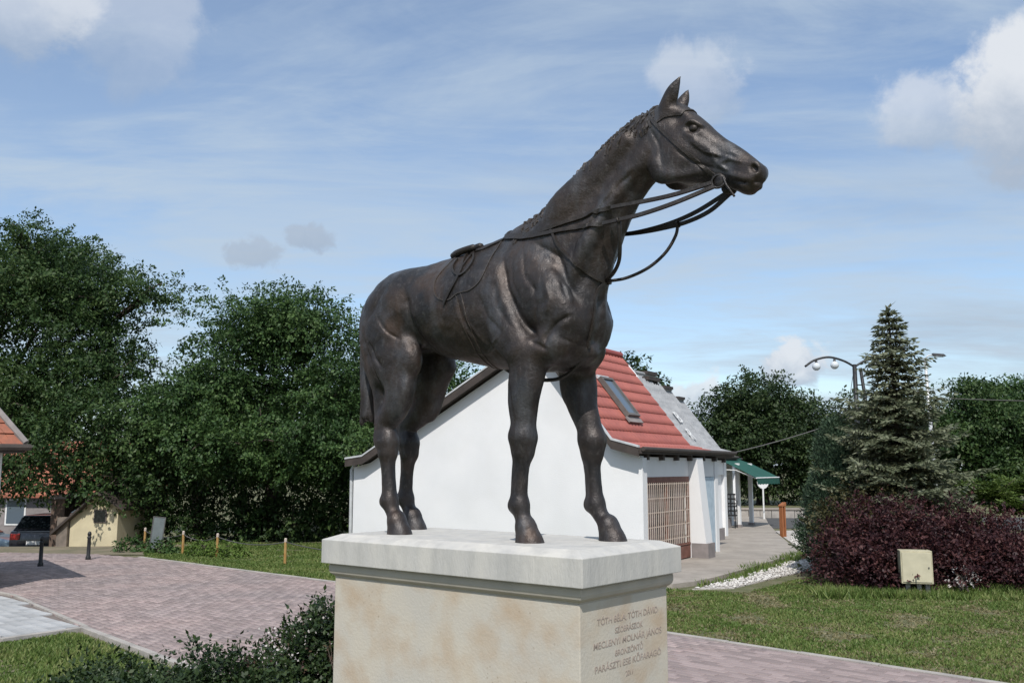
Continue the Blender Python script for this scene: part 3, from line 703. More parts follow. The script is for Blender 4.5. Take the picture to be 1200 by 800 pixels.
# ================================================================ plinth
F_ = Vector((.772, -.636, 0)).normalized(); HRZ = math.atan2(F_.y, F_.x); HO = Vector((.198, 5.2525, 0))
M_lime = MAT('limestone_cap', (.55, .53, .49), (.47, .46, .44), 3.0, .8, c3=(.30, .30, .29), scale3=7, f3=.38, bump=.3, bscale=50, bdist=.008, stretch=(2.2, 2.2, .6))
M_lime_d = MAT('limestone_moulding', (.50, .455, .39), (.43, .395, .345), 6, .85, bump=.25, bscale=80, bdist=.005)
def STONE_BODY():
    m = MAT('limestone_body', (.54, .49, .41), (.49, .46, .41), 2.6, .82, c3=(.43, .31, .20), scale3=4.6, f3=.65, bump=.3, bscale=60, bdist=.006)
    nt = m.node_tree; N = nt.nodes; lk = nt.links.new; b = N['Principled BSDF']; src = b.inputs['Base Color'].links[0].from_socket
    tc = N.new('ShaderNodeTexCoord'); v = N.new('ShaderNodeTexVoronoi'); v.inputs['Scale'].default_value = 26; lk(tc.outputs['Object'], v.inputs['Vector'])
    r = N.new('ShaderNodeMapRange'); lk(v.outputs['Distance'], r.inputs[0]); r.inputs[1].default_value = .10; r.inputs[2].default_value = .17; r.inputs[3].default_value = .55; r.inputs[4].default_value = 0
    n = N.new('ShaderNodeTexNoise'); n.inputs['Scale'].default_value = 3.1; lk(tc.outputs['Object'], n.inputs['Vector'])
    r2 = N.new('ShaderNodeMapRange'); lk(n.outputs[0], r2.inputs[0]); r2.inputs[1].default_value = .5; r2.inputs[2].default_value = .62
    mu = N.new('ShaderNodeMath'); mu.operation = 'MULTIPLY'; lk(r.outputs[0], mu.inputs[0]); lk(r2.outputs[0], mu.inputs[1])
    x = N.new('ShaderNodeMix'); x.data_type = 'RGBA'; lk(mu.outputs[0], x.inputs[0]); lk(src, x.inputs[6]); x.inputs[7].default_value = (.27, .20, .14, 1)
    lk(x.outputs[2], b.inputs['Base Color'])
    return m
M_body = STONE_BODY()
plinth = thing('plinth', 'tall pale limestone plinth with an inscription, under the bronze horse', 'plinth', HO, HRZ)
X0, X1, Y0, Y1 = -1.37, .575, -.48, .475
def ring(i, z): return [(X0 + i, Y0 + i, z), (X1 - i, Y0 + i, z), (X1 - i, Y1 - i, z), (X0 + i, Y1 - i, z)]
def loft(levels):
    b = MB(); vs = [q for i, z in levels for q in ring(i, z)]; n = len(levels)
    return b.add(vs, [(3, 2, 1, 0)] + [(k * 4 + j, k * 4 + (j + 1) % 4, (k + 1) * 4 + (j + 1) % 4, (k + 1) * 4 + j) for k in range(n - 1) for j in range(4)] + [tuple(4 * (n - 1) + j for j in range(4))])
loft([(.0, 1.628), (0, 1.768), (.085, 1.80)]).build('cap_slab', M_lime, plinth, bevel=.004)
loft([(.062, 1.545), (.060, 1.552), (.052, 1.556), (.040, 1.568), (.034, 1.585), (.034, 1.612), (.04, 1.628)]).build('moulding', M_lime_d, plinth)
loft([(.062, .30), (.062, 1.545)]).build('shaft', M_body, plinth, bevel=.006)
loft([(-.02, -.05), (-.02, .26), (.05, .30)]).build('base_step', M_lime, plinth, bevel=.006)
# carved inscription on the short face towards the sun
M_ins = MAT('carved_letter', (.31, .25, .21), (.41, .34, .30), 14, .9)
def text_mesh(txt, size, mat, extrude=.0006, align='CENTER', shear=0.):
    cu = bpy.data.curves.new('t', 'FONT'); cu.body = txt; cu.size = size; cu.align_x = align; cu.extrude = extrude; cu.shear = shear; cu.resolution_u = 3; cu.offset = .0005
    o = bpy.data.objects.new('t', cu); COL.objects.link(o); dg = bpy.context.evaluated_depsgraph_get()
    me = bpy.data.meshes.new_from_object(o.evaluated_get(dg)); bpy.data.objects.remove(o); bpy.data.curves.remove(cu); me.materials.clear(); me.materials.append(mat); return me
LINES = [('TÓTH BÉLA, TÓTH DÁVID', .046), ('SZOBRÁSZOK', .042), ('MECLENYI MOLNÁR JÁNOS', .046), ('BRONZÖNTŐ', .042), ('PARÁSZTI ESE KŐFARAGÓ', .046), ('2011', .038)]
for i, (t, s) in enumerate(LINES):
    me = text_mesh(t, s, M_ins); wd = max(v.co.x for v in me.vertices) - min(v.co.x for v in me.vertices)
    o = tag(link('inscription_line', me, plinth, (X1 - .062 + .0010, .02, 1.425 - i * .056)), kind='stuff'); o.rotation_euler = (PI / 2, 0, PI / 2)
    k = {0: .58, 2: .65, 4: .63}.get(i)
    if k: o.scale = (k / wd, 1, 1)

# ================================================================ horse statue
BRZ = BRONZE('bronze', .80); BRZ_D = BRONZE('bronze_dark', .45)
statue = thing('horse_statue', 'dark bronze statue of a bridled standing racehorse on the stone plinth', 'statue', HO + Vector((0, 0, 1.797)), HRZ)
fld = horse_field(.0075); V, Fh = fld.mesh(); V = sculpt(V, Fh)
V[:, 2] = np.maximum(V[:, 2], 0)
body = np_mesh('body', V, Fh, BRZ, statue, smooth=True); del fld
from mathutils.bvhtree import BVHTree
HT = BVHTree.FromPolygons([Vector(q) for q in V.tolist()], Fh.tolist())
def on_skin(p, off=.003):
    loc, nrm, _, _ = HT.find_nearest(Vector(p)); return loc + nrm * off, nrm
def skin_strap(name, pts, w, t, mat=BRZ_D, n=7, parent=statue):
    L = smooth_line(pts, n); q = [on_skin(p, 0) for p in L]
    return MB().strap([a - m * .003 for a, m in q], [m for a, m in q], w, t + .003).build(name, mat, parent, smooth=False)
def cord(name, pts, r, mat=BRZ_D, n=6, parent=statue): return MB().tube(smooth_line(pts, n), r, 8).build(name, mat, parent, smooth=True)
def flat_rein(name, pts, w, t, mat=BRZ_D, nrm=(-.1, -1, .1)): 
    L = smooth_line(pts, 8); return MB().strap(L, [nrm] * len(L), w, t).build(name, mat, statue)
mir = lambda P: [(x, -y, z) for x, y, z in P]
# tail: hanging strands, banged end
tf = Field((-1.70, -.20, .60), (-1.28, .20, 1.62), .009)
tf.chain([(-1.36, 0, 1.53, .05, .05), (-1.46, 0, 1.47, .05, .055), (-1.51, 0, 1.34, .05, .06), (-1.515, 0, 1.15, .055, .065), (-1.50, 0, .95, .055, .065), (-1.485, 0, .76, .05, .06)], .03)
for k in range(7):
    a = k * .9; ph = lambda z: a + 3.2 * z
    tf.chain([(-1.50 + .042 * math.cos(ph(z)), .052 * math.sin(ph(z)), z, .017, .017) for z in (1.36, 1.25, 1.12, 1.0, .88, .74 - .02 * (k % 3))], .012, sub=4)
Vt, Ft = tf.mesh(); np_mesh('tail', Vt, Ft, BRZ, statue, smooth=True)
# mane: short tufts lying down the crest
mb = MB(); crest = smooth_line([(-.12, 0, 1.80), (.03, 0, 1.885), (.20, 0, 2.035), (.39, 0, 2.165), (.56, 0, 2.26), (.70, 0, 2.315), (.80, 0, 2.335)], 8)
for i in range(210):
    c = crest[int(random.random() * (len(crest) - 1))]; sd = -1 if random.random() < .75 else 1
    drop = random.uniform(0, .13); p0 = Vector((c.x + random.uniform(-.015, .015), sd * (.012 + drop * .6), c.z - .02 - drop * .9)); 
    a, m = on_skin(p0, .001); e, m2 = on_skin(a + Vector((random.uniform(-.03, .02), 0, -random.uniform(.03, .06))), .001)
    mb.strap([a - m * .004, (a + e) / 2 + m * random.uniform(.002, .006), e - m2 * .004], [m, m, m2], random.uniform(.008, .016), .006)
tag(mb.build('mane', BRZ, statue), kind='stuff')
for s, P in ((-1, 1), (1, -1)):
    e = MB(); prof = [(.027 * math.sin(k * PI / 8), -.025 * math.cos(k * PI / 8)) for k in range(1, 8)]
    e.lathe(prof, (1.015, s * .066, 2.132), 12).build('eye', BRZ_D, statue, smooth=True)
CH = [(.764, -.083, 2.254), (.804, -.099, 2.201), (.85, -.10, 2.147), (.918, -.108, 2.073), (.977, -.10, 2.011), (1.031, -.078, 1.949), (1.081, -.058, 1.894), (1.12, -.05, 1.855)]
skin_strap('cheek_strap', CH, .022, .007); skin_strap('cheek_strap', mir(CH), .022, .007)
skin_strap('headpiece', [CH[0], (.755, -.05, 2.30), (.757, 0, 2.325), (.755, .05, 2.30), mir(CH)[0]], .024, .007)
skin_strap('browband', [(.80, -.097, 2.205), (.85, -.093, 2.23), (.90, -.078, 2.235), (.94, -.05, 2.232), (.955, 0, 2.235), (.94, .05, 2.232), (.90, .078, 2.235), (.85, .093, 2.23), (.80, .097, 2.205)], .016, .006)
def ring_mesh(name, c, R, r, nrm):
    q = Vector(nrm).to_track_quat('Z', 'Y'); c = Vector(c)
    pts = [c + q @ Vector((R * math.cos(k * PI / 12), R * math.sin(k * PI / 12), 0)) for k in range(25)]
    return MB().tube(pts, r, 8, cap=False).build(name, BRZ_D, statue, smooth=True)
for s in (-1, 1):
    ring_mesh('bit_ring', (1.142, s * .070, 1.826), .034, .0065, (.15, s, .1))
for s in (-1, 1):
    q = MB().lathe([(.008, -.008), (.036, -.007), (.042, 0), (.036, .007), (.008, .008)], seg=20).build('bit_guard', BRZ_D, statue, smooth=True); q.location = (1.135, s * .062, 1.832); q.rotation_euler = (PI / 2, 0, s * .12)
MB().tube([(1.142, -.07, 1.83), (1.15, 0, 1.825), (1.142, .07, 1.83)], .009, 8).build('bit_bar', BRZ_D, statue, smooth=True)
cord('bit_shank', [(1.168, -.072, 1.845), (1.185, -.07, 1.80), (1.205, -.065, 1.765), (1.222, -.06, 1.735)], .006)
R1 = [(1.112, -.078, 1.82), (.90, -.105, 1.792), (.70, -.125, 1.785), (.55, -.14, 1.783)]
flat_rein('rein', R1, 0.024, .011)
skin_strap('rein', [(.55, -.14, 1.783), (.482, -.137, 1.782), (.398, -.139, 1.773), (.303, -.148, 1.758), (.214, -.163, 1.746), (.128, -.169, 1.73), (.03, -.161, 1.724), (-.109, -.12, 1.741), (-.236, -.06, 1.765), (-.25, 0, 1.80)], .027, .014)
R2 = [(1.125, -.078, 1.80), (.92, -.115, 1.745), (.74, -.135, 1.715), (.60, -.148, 1.704), (.50, -.148, 1.702)]
flat_rein('rein', R2, 0.024, .011)
skin_strap('rein', [(.50, -.145, 1.702), (.458, -.141, 1.704), (.347, -.148, 1.708), (.242, -.162, 1.708), (.129, -.171, 1.705), (.013, -.163, 1.706), (-.115, -.129, 1.725), (-.24, -.07, 1.755)], .027, .014)
R3 = [(1.12, .078, 1.81), (.92, .112, 1.75), (.74, .135, 1.72), (.55, .15, 1.71), (.40, .155, 1.715)]
flat_rein('rein', R3, 0.024, .011, nrm=(.1, 1, .1))
R4 = [(1.13, .078, 1.80), (1.0, .10, 1.735), (.85, .12, 1.705), (.70, .135, 1.70), (.55, .15, 1.705), (.42, .155, 1.715)]
flat_rein('rein', R4, 0.024, .011, nrm=(.1, 1, .1))
skin_strap('rein', [(.42, .15, 1.715), (.30, .155, 1.71), (.13, .17, 1.705), (0, .163, 1.71), (-.12, .125, 1.73), (-.25, .03, 1.795)], .027, .014)
cord('martingale', [(.60, -.15, 1.706), (.595, -.135, 1.64), (.58, -.11, 1.57), (.545, -.07, 1.50), (.48, -.03, 1.45), (.41, 0, 1.43)], .011)
cord('martingale', [(.80, .125, 1.705), (.79, .115, 1.64), (.74, .09, 1.55), (.65, .06, 1.475), (.53, .03, 1.43), (.42, 0, 1.42)], .009)
for c in ((.60, -.148, 1.704), (.80, .127, 1.705)): ring_mesh('martingale_ring', c, .016, .005, (1, 0, .3))
NK = [(.15, -.168, 1.74), (.177, -.17, 1.698), (.22, -.174, 1.617), (.289, -.165, 1.54), (.351, -.13, 1.473), (.392, -.075, 1.431), (.409, -.02, 1.415)]
skin_strap('neck_strap', NK, .016, .012); skin_strap('neck_strap', mir(NK), .016, .012)
skin_strap('breast_strap', [(.41, -.02, 1.415), (.395, -.045, 1.37), (.38, -.06, 1.31), (.377, -.065, 1.24), (.37, -.062, 1.18), (.345, -.058, 1.11), (.32, -.05, 1.05)], .016, .012)
cord('breast_strap', [(.32, -.055, 1.055), (.27, -.045, .985), (.18, -.02, .930), (.08, 0, .902), (-.03, 0, .902), (-.13, 0, .920), (-.25, 0, .955), (-.33, 0, 1.0)], .011)
skin_strap('saddle_pad_edge', [(-.60, -.12, 1.67), (-.641, -.251, 1.542), (-.636, -.278, 1.484), (-.609, -.29, 1.421), (-.55, -.292, 1.388), (-.497, -.289, 1.387), (-.442, -.282, 1.417), (-.356, -.273, 1.428), (-.295, -.26, 1.468), (-.268, -.239, 1.529), (-.268, -.193, 1.604), (-.287, -.101, 1.701), (-.27, -.03, 1.775)], .010, .006, BRZ)
for dx in (-.02, .02): skin_strap('girth_seam', [(-.44 + dx, -.285, 1.42), (-.415 + dx, -.283, 1.36), (-.39 + dx, -.26, 1.225), (-.37 + dx, -.203, 1.108), (-.36 + dx, -.103, 1.015), (-.36 + dx, 0, .99)], .007, .004, BRZ)
skin_strap('pad_strap', [(-.50, -.10, 1.70), (-.50, -.154, 1.661), (-.457, -.23, 1.573), (-.467, -.271, 1.489), (-.506, -.288, 1.419), (-.536, -.292, 1.36)], .020, .013)
skin_strap('pad_strap', [(-.455, -.12, 1.69), (-.40, -.19, 1.62), (-.412, -.242, 1.549), (-.463, -.254, 1.533), (-.533, -.223, 1.585), (-.56, -.15, 1.655)], .016, .013)
skin_strap('pad_strap', [(-.46, -.10, 1.70), (-.455, -.20, 1.61), (-.47, -.245, 1.54)], .014, .012)
mb = MB()
for k in range(2):
    L = smooth_line([(-.66, -.03 - .06 * k, 1.715 - .012 * k), (-.60, -.05 - .07 * k, 1.728 - .02 * k), (-.52, -.06 - .07 * k, 1.735 - .02 * k), (-.44, -.06 - .06 * k, 1.745 - .02 * k)], 5)
    mb.tube(L, [.012] + [.021] * (len(L) - 2) + [.012], 10)
mb.build('pad_roll', BRZ_D, statue, smooth=True)
skin_strap('rein_end', [(-.24, -.06, 1.765), (-.343, -.075, 1.725), (-.413, -.10, 1.70), (-.48, -.12, 1.685)], .016, .009)
# ================================================================ buildings
M_white = MAT('white_render', (.79, .79, .795), (.735, .74, .75), .8, .85, c3=(.64, .63, .61), scale3=1.7, f3=.15, bump=.22, bscale=35, bdist=.012)
M_cream = MAT('cream_render', (.60, .53, .36), (.50, .44, .30), 1.6, .9, bump=.3, bscale=30)
M_redtile = MAT('red_tile', (.40, .125, .098), (.34, .105, .088), 1.2, .65, c3=(.26, .085, .07), scale3=9, f3=.5, island=.07)
M_oldtile = MAT('orange_tile', (.36, .125, .070), (.27, .095, .06), 3, .75, c3=(.20, .09, .06), scale3=9, f3=.6, island=.12)
M_ridge = MAT('ridge_cap', (.33, .075, .065), (.27, .06, .055), 3, .6)
M_slate = MAT('grey_sheet_roof', (.33, .335, .345), (.235, .24, .25), 1.5, .7, c3=(.42, .42, .42), scale3=5, f3=.5, stretch=(1, 5, 1), bump=.2, bscale=30)
M_dwood = MAT('dark_timber', (.040, .031, .027), (.06, .047, .04), 5, .7, bump=.3, bscale=40)
M_metal_w = MAT('pale_metal', (.62, .63, .64), (.52, .53, .54), 6, .45, .2)
M_rust = MAT('brown_paint', (.155, .066, .048), (.22, .10, .075), 5, .7, bump=.2, bscale=60)
M_bar = MAT('pale_bar', (.58, .52, .46), (.45, .36, .30), 9, .6)
M_inside = MAT('dim_room', (.10, .085, .08), (.15, .13, .12), .8, .9)
M_curt = MAT('curtain', (.34, .26, .24), (.22, .17, .16), 5, .9, stretch=(6, 6, .4))
M_blueg = MAT('blue_grille', (.50, .60, .68), (.40, .50, .58), 6, .6)
M_base = MAT('grey_plaster_base', (.27, .24, .235), (.21, .19, .185), 5, .9)
M_glass = GLASS('window_glass', (.10, .13, .16), .05)
M_green = MAT('green_canvas', (.009, .080, .058), (.008, .068, .050), 3, .75)
M_wpaint = MAT('white_paint', (.80, .80, .79), (.72, .72, .71), 6, .5)
M_mark = MAT('roof_paint', (.75, .75, .74), (.6, .6, .6), 12, .7)

US, VS = Vector((.5225, .8526, 0)), Vector((-.8526, .5225, 0)); HA = Vector((2.75, 20, 0)); URZ = math.atan2(US.y, US.x)
RP = [(-.10, 2.60), (.55, 2.77), (2.46, 5.22)]           # street-side roof line (w, z), eave to ridge
LP = [(2.46, 5.22), (7.55, 2.455), (8.12, 2.39)]         # yard-side roof line

def tile_course(w0, z0, w1, z1, s0, s1, mat, parent, period=.185, amp=.014, lip=.030, thick=.026):
    """one course of wavy tiles: (w0,z0) lower edge, (w1,z1) upper edge, along s"""
    n = max(8, int((s1 - s0) / period * 6)); d = Vector((0, w1 - w0, z1 - z0)); nn = Vector((0, -d.z, d.y)).normalized()
    if nn.z < 0: nn = -nn
    vs = []; 
    for i in range(n + 1):
        s = s0 + (s1 - s0) * i / n; wv = amp * math.cos(2 * PI * s / period)
        lo = Vector((s, w0, z0)) + nn * (lip + wv) - d.normalized() * (.02 + .5 * wv); hi = Vector((s, w1, z1)) + nn * (.008 + wv * .8)
        vs += [lo - nn * thick, lo, (lo + hi) / 2 + nn * .002, hi]
    fs = [(i * 4 + k, (i + 1) * 4 + k, (i + 1) * 4 + k + 1, i * 4 + k + 1) for i in range(n) for k in range(3)]
    b = MB(); b.v = [tuple(q) for q in vs]; b.f = fs
    o = b.build('tile_course', mat, parent); o.data.shade_smooth()
    return o

def slab(name, prof, s0, s1, t, mat, parent, up=0.):
    """roof deck following a profile"""
    b = MB()
    for (w0, z0), (w1, z1) in zip(prof[:-1], prof[1:]):
        b.prism([(s0, w0, z0 + up), (s0, w1, z1 + up), (s0, w1, z1 + up - t), (s0, w0, z0 + up - t)], (s1 - s0, 0, 0))
    return b.build(name, mat, parent)

def gate(parent, s0, s1, z0, z1, frame, bar, y=.06, nb=24, back=M_inside):
    MB().box((s0, y + .10, z0), (s1, y + .14, z1)).build('shop_window', back, parent)
    for a, b_ in ((s0, s0 + .07), (s0 + .20, s0 + .25), ((s0 + s1) / 2 - .05, (s0 + s1) / 2 + .05), (s1 - .06, s1)):
        MB().box((a, y - .03, z0), (b_, y + .03, z1)).build('gate_stile', frame, parent)
    MB().box((s0, y - .035, z1 - .10), (s1, y + .035, z1 + .03)).build('gate_head', frame, parent)
    MB().box((s0, y - .036, z0), (s1, y + .036, z0 + .28)).build('kick_panel', frame, parent)
    MB().box((s0, y - .046, z0 + .30), (s1, y + .02, z0 + .34)).build('gate_rail', frame, parent)
    for k in range(5): MB().box((s0 + .02, y - .045, z0 + .48 + k * (z1 - z0 - .62) / 4), (s1 - .02, y - .032, z0 + .50 + k * (z1 - z0 - .62) / 4)).build('crossbar', bar, parent)
    me = MB().tube([(0, 0, z0 + .36), (0, 0, z1 - .1)], .0085, 6).mesh('bar', bar)
    for k in range(nb):
        link('bar', me, parent, (s0 + .06 + (s1 - s0 - .12) * k / (nb - 1), y - .052, 0))
    for k in range(3): MB().box((s0 + .28 + k * .85, y + .07, z0 + .3), (s0 + .86 + k * .85, y + .09, z1 - .12)).build('curtain', M_curt, parent)

def row_house(k, name, label, roofmat, tiles, cat='house', group=None):
    o = thing(name, label, cat, HA + US * 5.47 * k + VS * 1.60 * k, URZ, group); L = 5.0; s0, s1 = (-.25, 4.42) if k == 0 else (-.30, L + .12)
    # gable walls, yard wall
    pent = [(0, 0), (8.05, 0), (8.05, 2.22), (7.5, 2.33), (2.46, 5.05), (.53, 2.59), (0, 2.46)]
    for s in (0, L - .22): MB().prism([(s, w, z) for w, z in pent], (.22, 0, 0)).build('gable_wall', M_white, o)
    MB().box((.22, 7.83, 0), (L - .22, 8.048, 2.25)).build('yard_wall', M_white, o)
    MB().box((.22, .03, 1.98), (L - .22, .25, 2.44)).build('lintel', M_white, o)
    MB().box((0.002, -.06, .0), (.24, .0, 2.42)).build('corner_pier', M_white, o)
    # buttress pier between the shop fronts
    b = MB(); b.add([(2.98, .24, 0), (3.44, .24, 0), (3.44, -.40, 0), (2.98, -.40, 0), (2.98, .24, 2.44), (3.40, .24, 2.44), (3.40, -.18, 2.44), (2.98, -.18, 2.44)],
                    [(0, 1, 2, 3), (4, 5, 6, 7), (0, 1, 5, 4), (1, 2, 6, 5), (2, 3, 7, 6), (3, 0, 4, 7)]); b.build('pier', M_white, o)
    MB().box((2.965, -.415, 0), (3.455, .0, .42)).build('pier_base', M_base, o)
    MB().box((3.44, .10, 0), (L - .22, .30, 1.98)).build('shop_wall', M_white if k else M_inside, o)
    if k == 0: gate(o, .24, 2.97, .10, 1.97, M_rust, M_bar)
    else: gate(o, .24, 2.97, .10, 1.97, M_blueg, M_wpaint, nb=20)
    if k == 0:
        MB().box((3.46, .02, .1), (L - .25, .08, 1.97)).build('side_door', M_blueg, o)
    # roof decks and boards
    slab('roof_deck', RP, s0, s1, .10, M_dwood, o, up=-.005); slab('roof_deck', LP, s0, s1, .10, M_dwood, o, up=-.005)
    for prof in (RP, LP):
        b = MB()
        for (w0, z0), (w1, z1) in zip(prof[:-1], prof[1:]):
            b.prism([(s0 - .03, w0, z0 + .03), (s0 - .03, w1, z1 + .03), (s0 - .03, w1, z1 - .16), (s0 - .03, w0, z0 - .16)], (.028, 0, 0))
        b.build('verge_board', M_dwood, o)
        b = MB()
        for (w0, z0), (w1, z1) in zip(prof[:-1], prof[1:]):
            b.prism([(s0 - .045, w0, z0 + .075), (s0 - .045, w1, z1 + .075), (s0 - .045, w1, z1 + .032), (s0 - .045, w0, z0 + .032)], (.09, 0, 0))
        b.build('verge_flashing', M_metal_w, o)
    MB().box((s0, -.16, 2.50), (s1, -.10, 2.63)).build('fascia', M_dwood, o)
    MB().tube([(s0 - .02, -.20, 2.60), (s1, -.20, 2.59)], .05, 10).build('gutter', M_dwood, o)
    for i in range(6):
        MB().box((.25 + i * .88, -.08, 2.37), (.35 + i * .88, .24, 2.50)).build('rafter_end', M_dwood, o)
        if i < 5: MB().box((.36 + i * .88, .20, 2.445), (1.12 + i * .88, .26, 2.52)).build('eave_board', M_dwood, o)
    MB().tube([(.03, 7.98, 2.34), (.03, 8.15, 2.15), (.03, 8.14, .1)], .045, 8).build('downpipe', M_metal_w, o)
    # covering
    def run(prof, n, mat, fn):
        (w0, z0), (w1, z1) = prof
        for i in range(n): fn(w0 + (w1 - w0) * i / n, z0 + (z1 - z0) * i / n, w0 + (w1 - w0) * (i + 1) / n, z0 + (z1 - z0) * (i + 1) / n)
    if tiles:
        f = lambda a, b_, c, d: tile_course(a, b_, c, d, s0 + .02, s1, roofmat, o)
        run(RP[0:2], 2, roofmat, f); run(RP[1:3], 9, roofmat, f)
        g = lambda a, b_, c, d: tile_course(a, b_, c, d, s0 + .02, s1, roofmat, o)
        run((LP[2], LP[1]), 2, roofmat, g); run((LP[1], LP[0]), 16, roofmat, g)
        MB().tube([(s0, 2.46, 5.25), (s1, 2.46, 5.25)], .09, 10).build('ridge_cap', M_ridge, o)
        # roof window lying in the slope
        d = Vector((0, 2.46 - .55, 5.22 - 2.77)).normalized(); n = Vector((0, -d.z, d.y)); base = Vector((1.45, 1.0, 3.347)) + n * .05
        Mx = Matrix(((1, d.x, n.x, base.x), (0, d.y, n.y, base.y), (0, d.z, n.z, base.z), (0, 0, 0, 1)))
        wnd = MB().box((0, 0, 0), (.66, .07, .11), Mx).box((0, 1.13, 0), (.66, 1.20, .11), Mx).box((0, .07, 0), (.06, 1.13, .11), Mx).box((.60, .07, 0), (.66, 1.13, .11), Mx).build('roof_window', MAT('window_frame', (.10, .09, .085), (.14, .13, .12), 6, .6), o)
        MB().box((.06, .07, .03), (.60, 1.13, .075), Mx).build('pane', M_glass, wnd)
        MB().box((-.06, -.16, .0), (.72, 0, .04), Mx).build('apron', M_base, wnd)
        MB().box((.0, 1.20, .0), (.66, 1.30, .05), Mx).build('hood', M_metal_w, wnd)
    else:
        # long corrugated sheets side by side
        ns = 5; wd = (s1 - s0) / ns
        for prof in (RP, LP[::-1]):
            for i in range(ns):
                b = MB(); a0 = s0 + i * wd; m = 24; vs = []
                for j in range(m + 1):
                    s = a0 + (wd + .02) * j / m; h = .018 * math.cos(2 * PI * s / .17) + .03 + .006 * (i % 2)
                    vs += [(s, w, z + h) for w, z in prof]
                q = len(prof)
                b.add(vs, [(j * q + t, (j + 1) * q + t, (j + 1) * q + t + 1, j * q + t + 1) for j in range(m) for t in range(q - 1)])
                oo = b.build('roof_sheet', roofmat, o); oo.data.shade_smooth()
        MB().tube([(s0, 2.46, 5.27), (s1, 2.46, 5.27)], .07, 8).build('ridge_cap', M_slate, o)
        MB().box((s1 - .9, 2.30, 5.27), (s1 - .1, 2.62, 5.38)).build('ridge_vent', M_dwood, o)
    return o
h0 = row_house(0, 'red_roofed_house', 'white house with red tile roof and barred brown shopfront behind the horse', M_redtile, True)
LB = ['grey roofed white terrace house adjoining the red roofed house', 'grey roofed white terrace house carrying the green awning', 'grey roofed white terrace house farthest from the red roof, end of the row']
hs = [row_house(k, 'grey_roofed_house', LB[k - 1], M_slate, False, group='grey roofed houses of the row') for k in (1, 2, 3)]
# grey sheeting carried past the red tiles on the same slope, stepped top
gd = [RP[0], RP[1], (1.98, 4.605)]
slab('roof_deck', gd, 4.42, 5.86, .10, M_dwood, h0, up=-.005)
for i in range(3):
    b = MB(); m = 20; vs = []; pr = gd[:2] + [(1.98 - .05 * i, 4.605 - .064 * i)]
    for j in range(m + 1):
        s_ = 4.43 + .475 * i + .485 * j / m; vs += [(s_, w, z + .03 + .016 * math.cos(2 * PI * s_ / .14)) for w, z in pr]
    b.add(vs, [(j * 3 + t, (j + 1) * 3 + t, (j + 1) * 3 + t + 1, j * 3 + t + 1) for j in range(m) for t in range(2)]); b.build('roof_sheet', M_slate, h0, smooth=True)
MB().box((5.0, 1.88, 4.60), (5.84, 2.08, 4.70)).build('ridge_vent', M_dwood, h0)
MB().box((4.42, -.16, 2.50), (5.86, -.10, 2.63)).build('fascia', M_dwood, h0)
MB().tube([(4.42, -.20, 2.59), (5.88, -.20, 2.585)], .05, 10).build('gutter', M_dwood, h0)
# painted marks on the first grey roof
d = Vector((0, 2.46 - .55, 5.22 - 2.77)).normalized(); n = Vector((0, -d.z, d.y))
for ch, (s, w, z) in zip('BR', ((5.05, 1.02, 3.373), (5.0, .66, 2.911))):
    me = text_mesh(ch, .52, M_mark, .003); o = link('roof_lettering', me, h0); X = Vector((1, 0, 0)); p = Vector((s, w, z)) + n * .07
    o.matrix_local = Matrix(((X.x, d.x, n.x, p.x), (X.y, d.y, n.y, p.y), (X.z, d.z, n.z, p.z), (0, 0, 0, 1)))
# awning on the third house: rails, canvas, valance, arms
aw = thing('awning', 'dark green canvas awning over the terrace at the end of the row', 'awning', HA + US * 5.47 * 2 + VS * 3.2, URZ)
a0, a1 = 2.9, 5.7
b = MB(); vs = []; m = 28
for j in range(m + 1):
    s = a0 + (a1 - a0) * j / m; sg = .012 * math.cos(j * PI)
    vs += [(s, -.10, 2.50), (s, -.55, 2.33 + sg), (s, -1.05, 2.09 + sg), (s, -1.55, 1.85)]
b.add(vs, [(j * 4 + t, (j + 1) * 4 + t, (j + 1) * 4 + t + 1, j * 4 + t + 1) for j in range(m) for t in range(3)]); b.build('canvas', M_green, aw, smooth=True)
b = MB(); vs = []
for j in range(57):
    s = a0 + (a1 - a0) * j / 56; vs += [(s, -1.56, 1.85), (s, -1.575 - .01 * math.cos(j), 1.60 + .03 * abs(math.sin(j * PI / 7)))]
b.add(vs, [(j * 2, j * 2 + 2, j * 2 + 3, j * 2 + 1) for j in range(56)]); b.build('valance', M_green, aw)
MB().tube([(a0 - .02, -1.555, 1.85), (a1 + .02, -1.555, 1.85)], .022, 8).build('front_rail', M_wpaint, aw)
MB().box((a0, -.12, 2.44), (a1, .0, 2.58)).build('cassette', M_green, aw)
for s in (a0 + .06, a1 - .06): MB().tube([(s, -.05, 2.15), (s, -.8, 2.12), (s, -1.53, 1.83)], .018, 6).build('arm', M_wpaint, aw)

# ---- hip-roofed house at the left, whose roof shades the paving
e1 = Vector((-.8, -.6, 0)); e2 = Vector((-.6, .8, 0))
lh = thing('hip_roofed_house', 'white house corner with orange tiled hip roof at the edge of the paving', 'house', (-8.86, 16.9, 0), math.atan2(e2.y, e2.x))
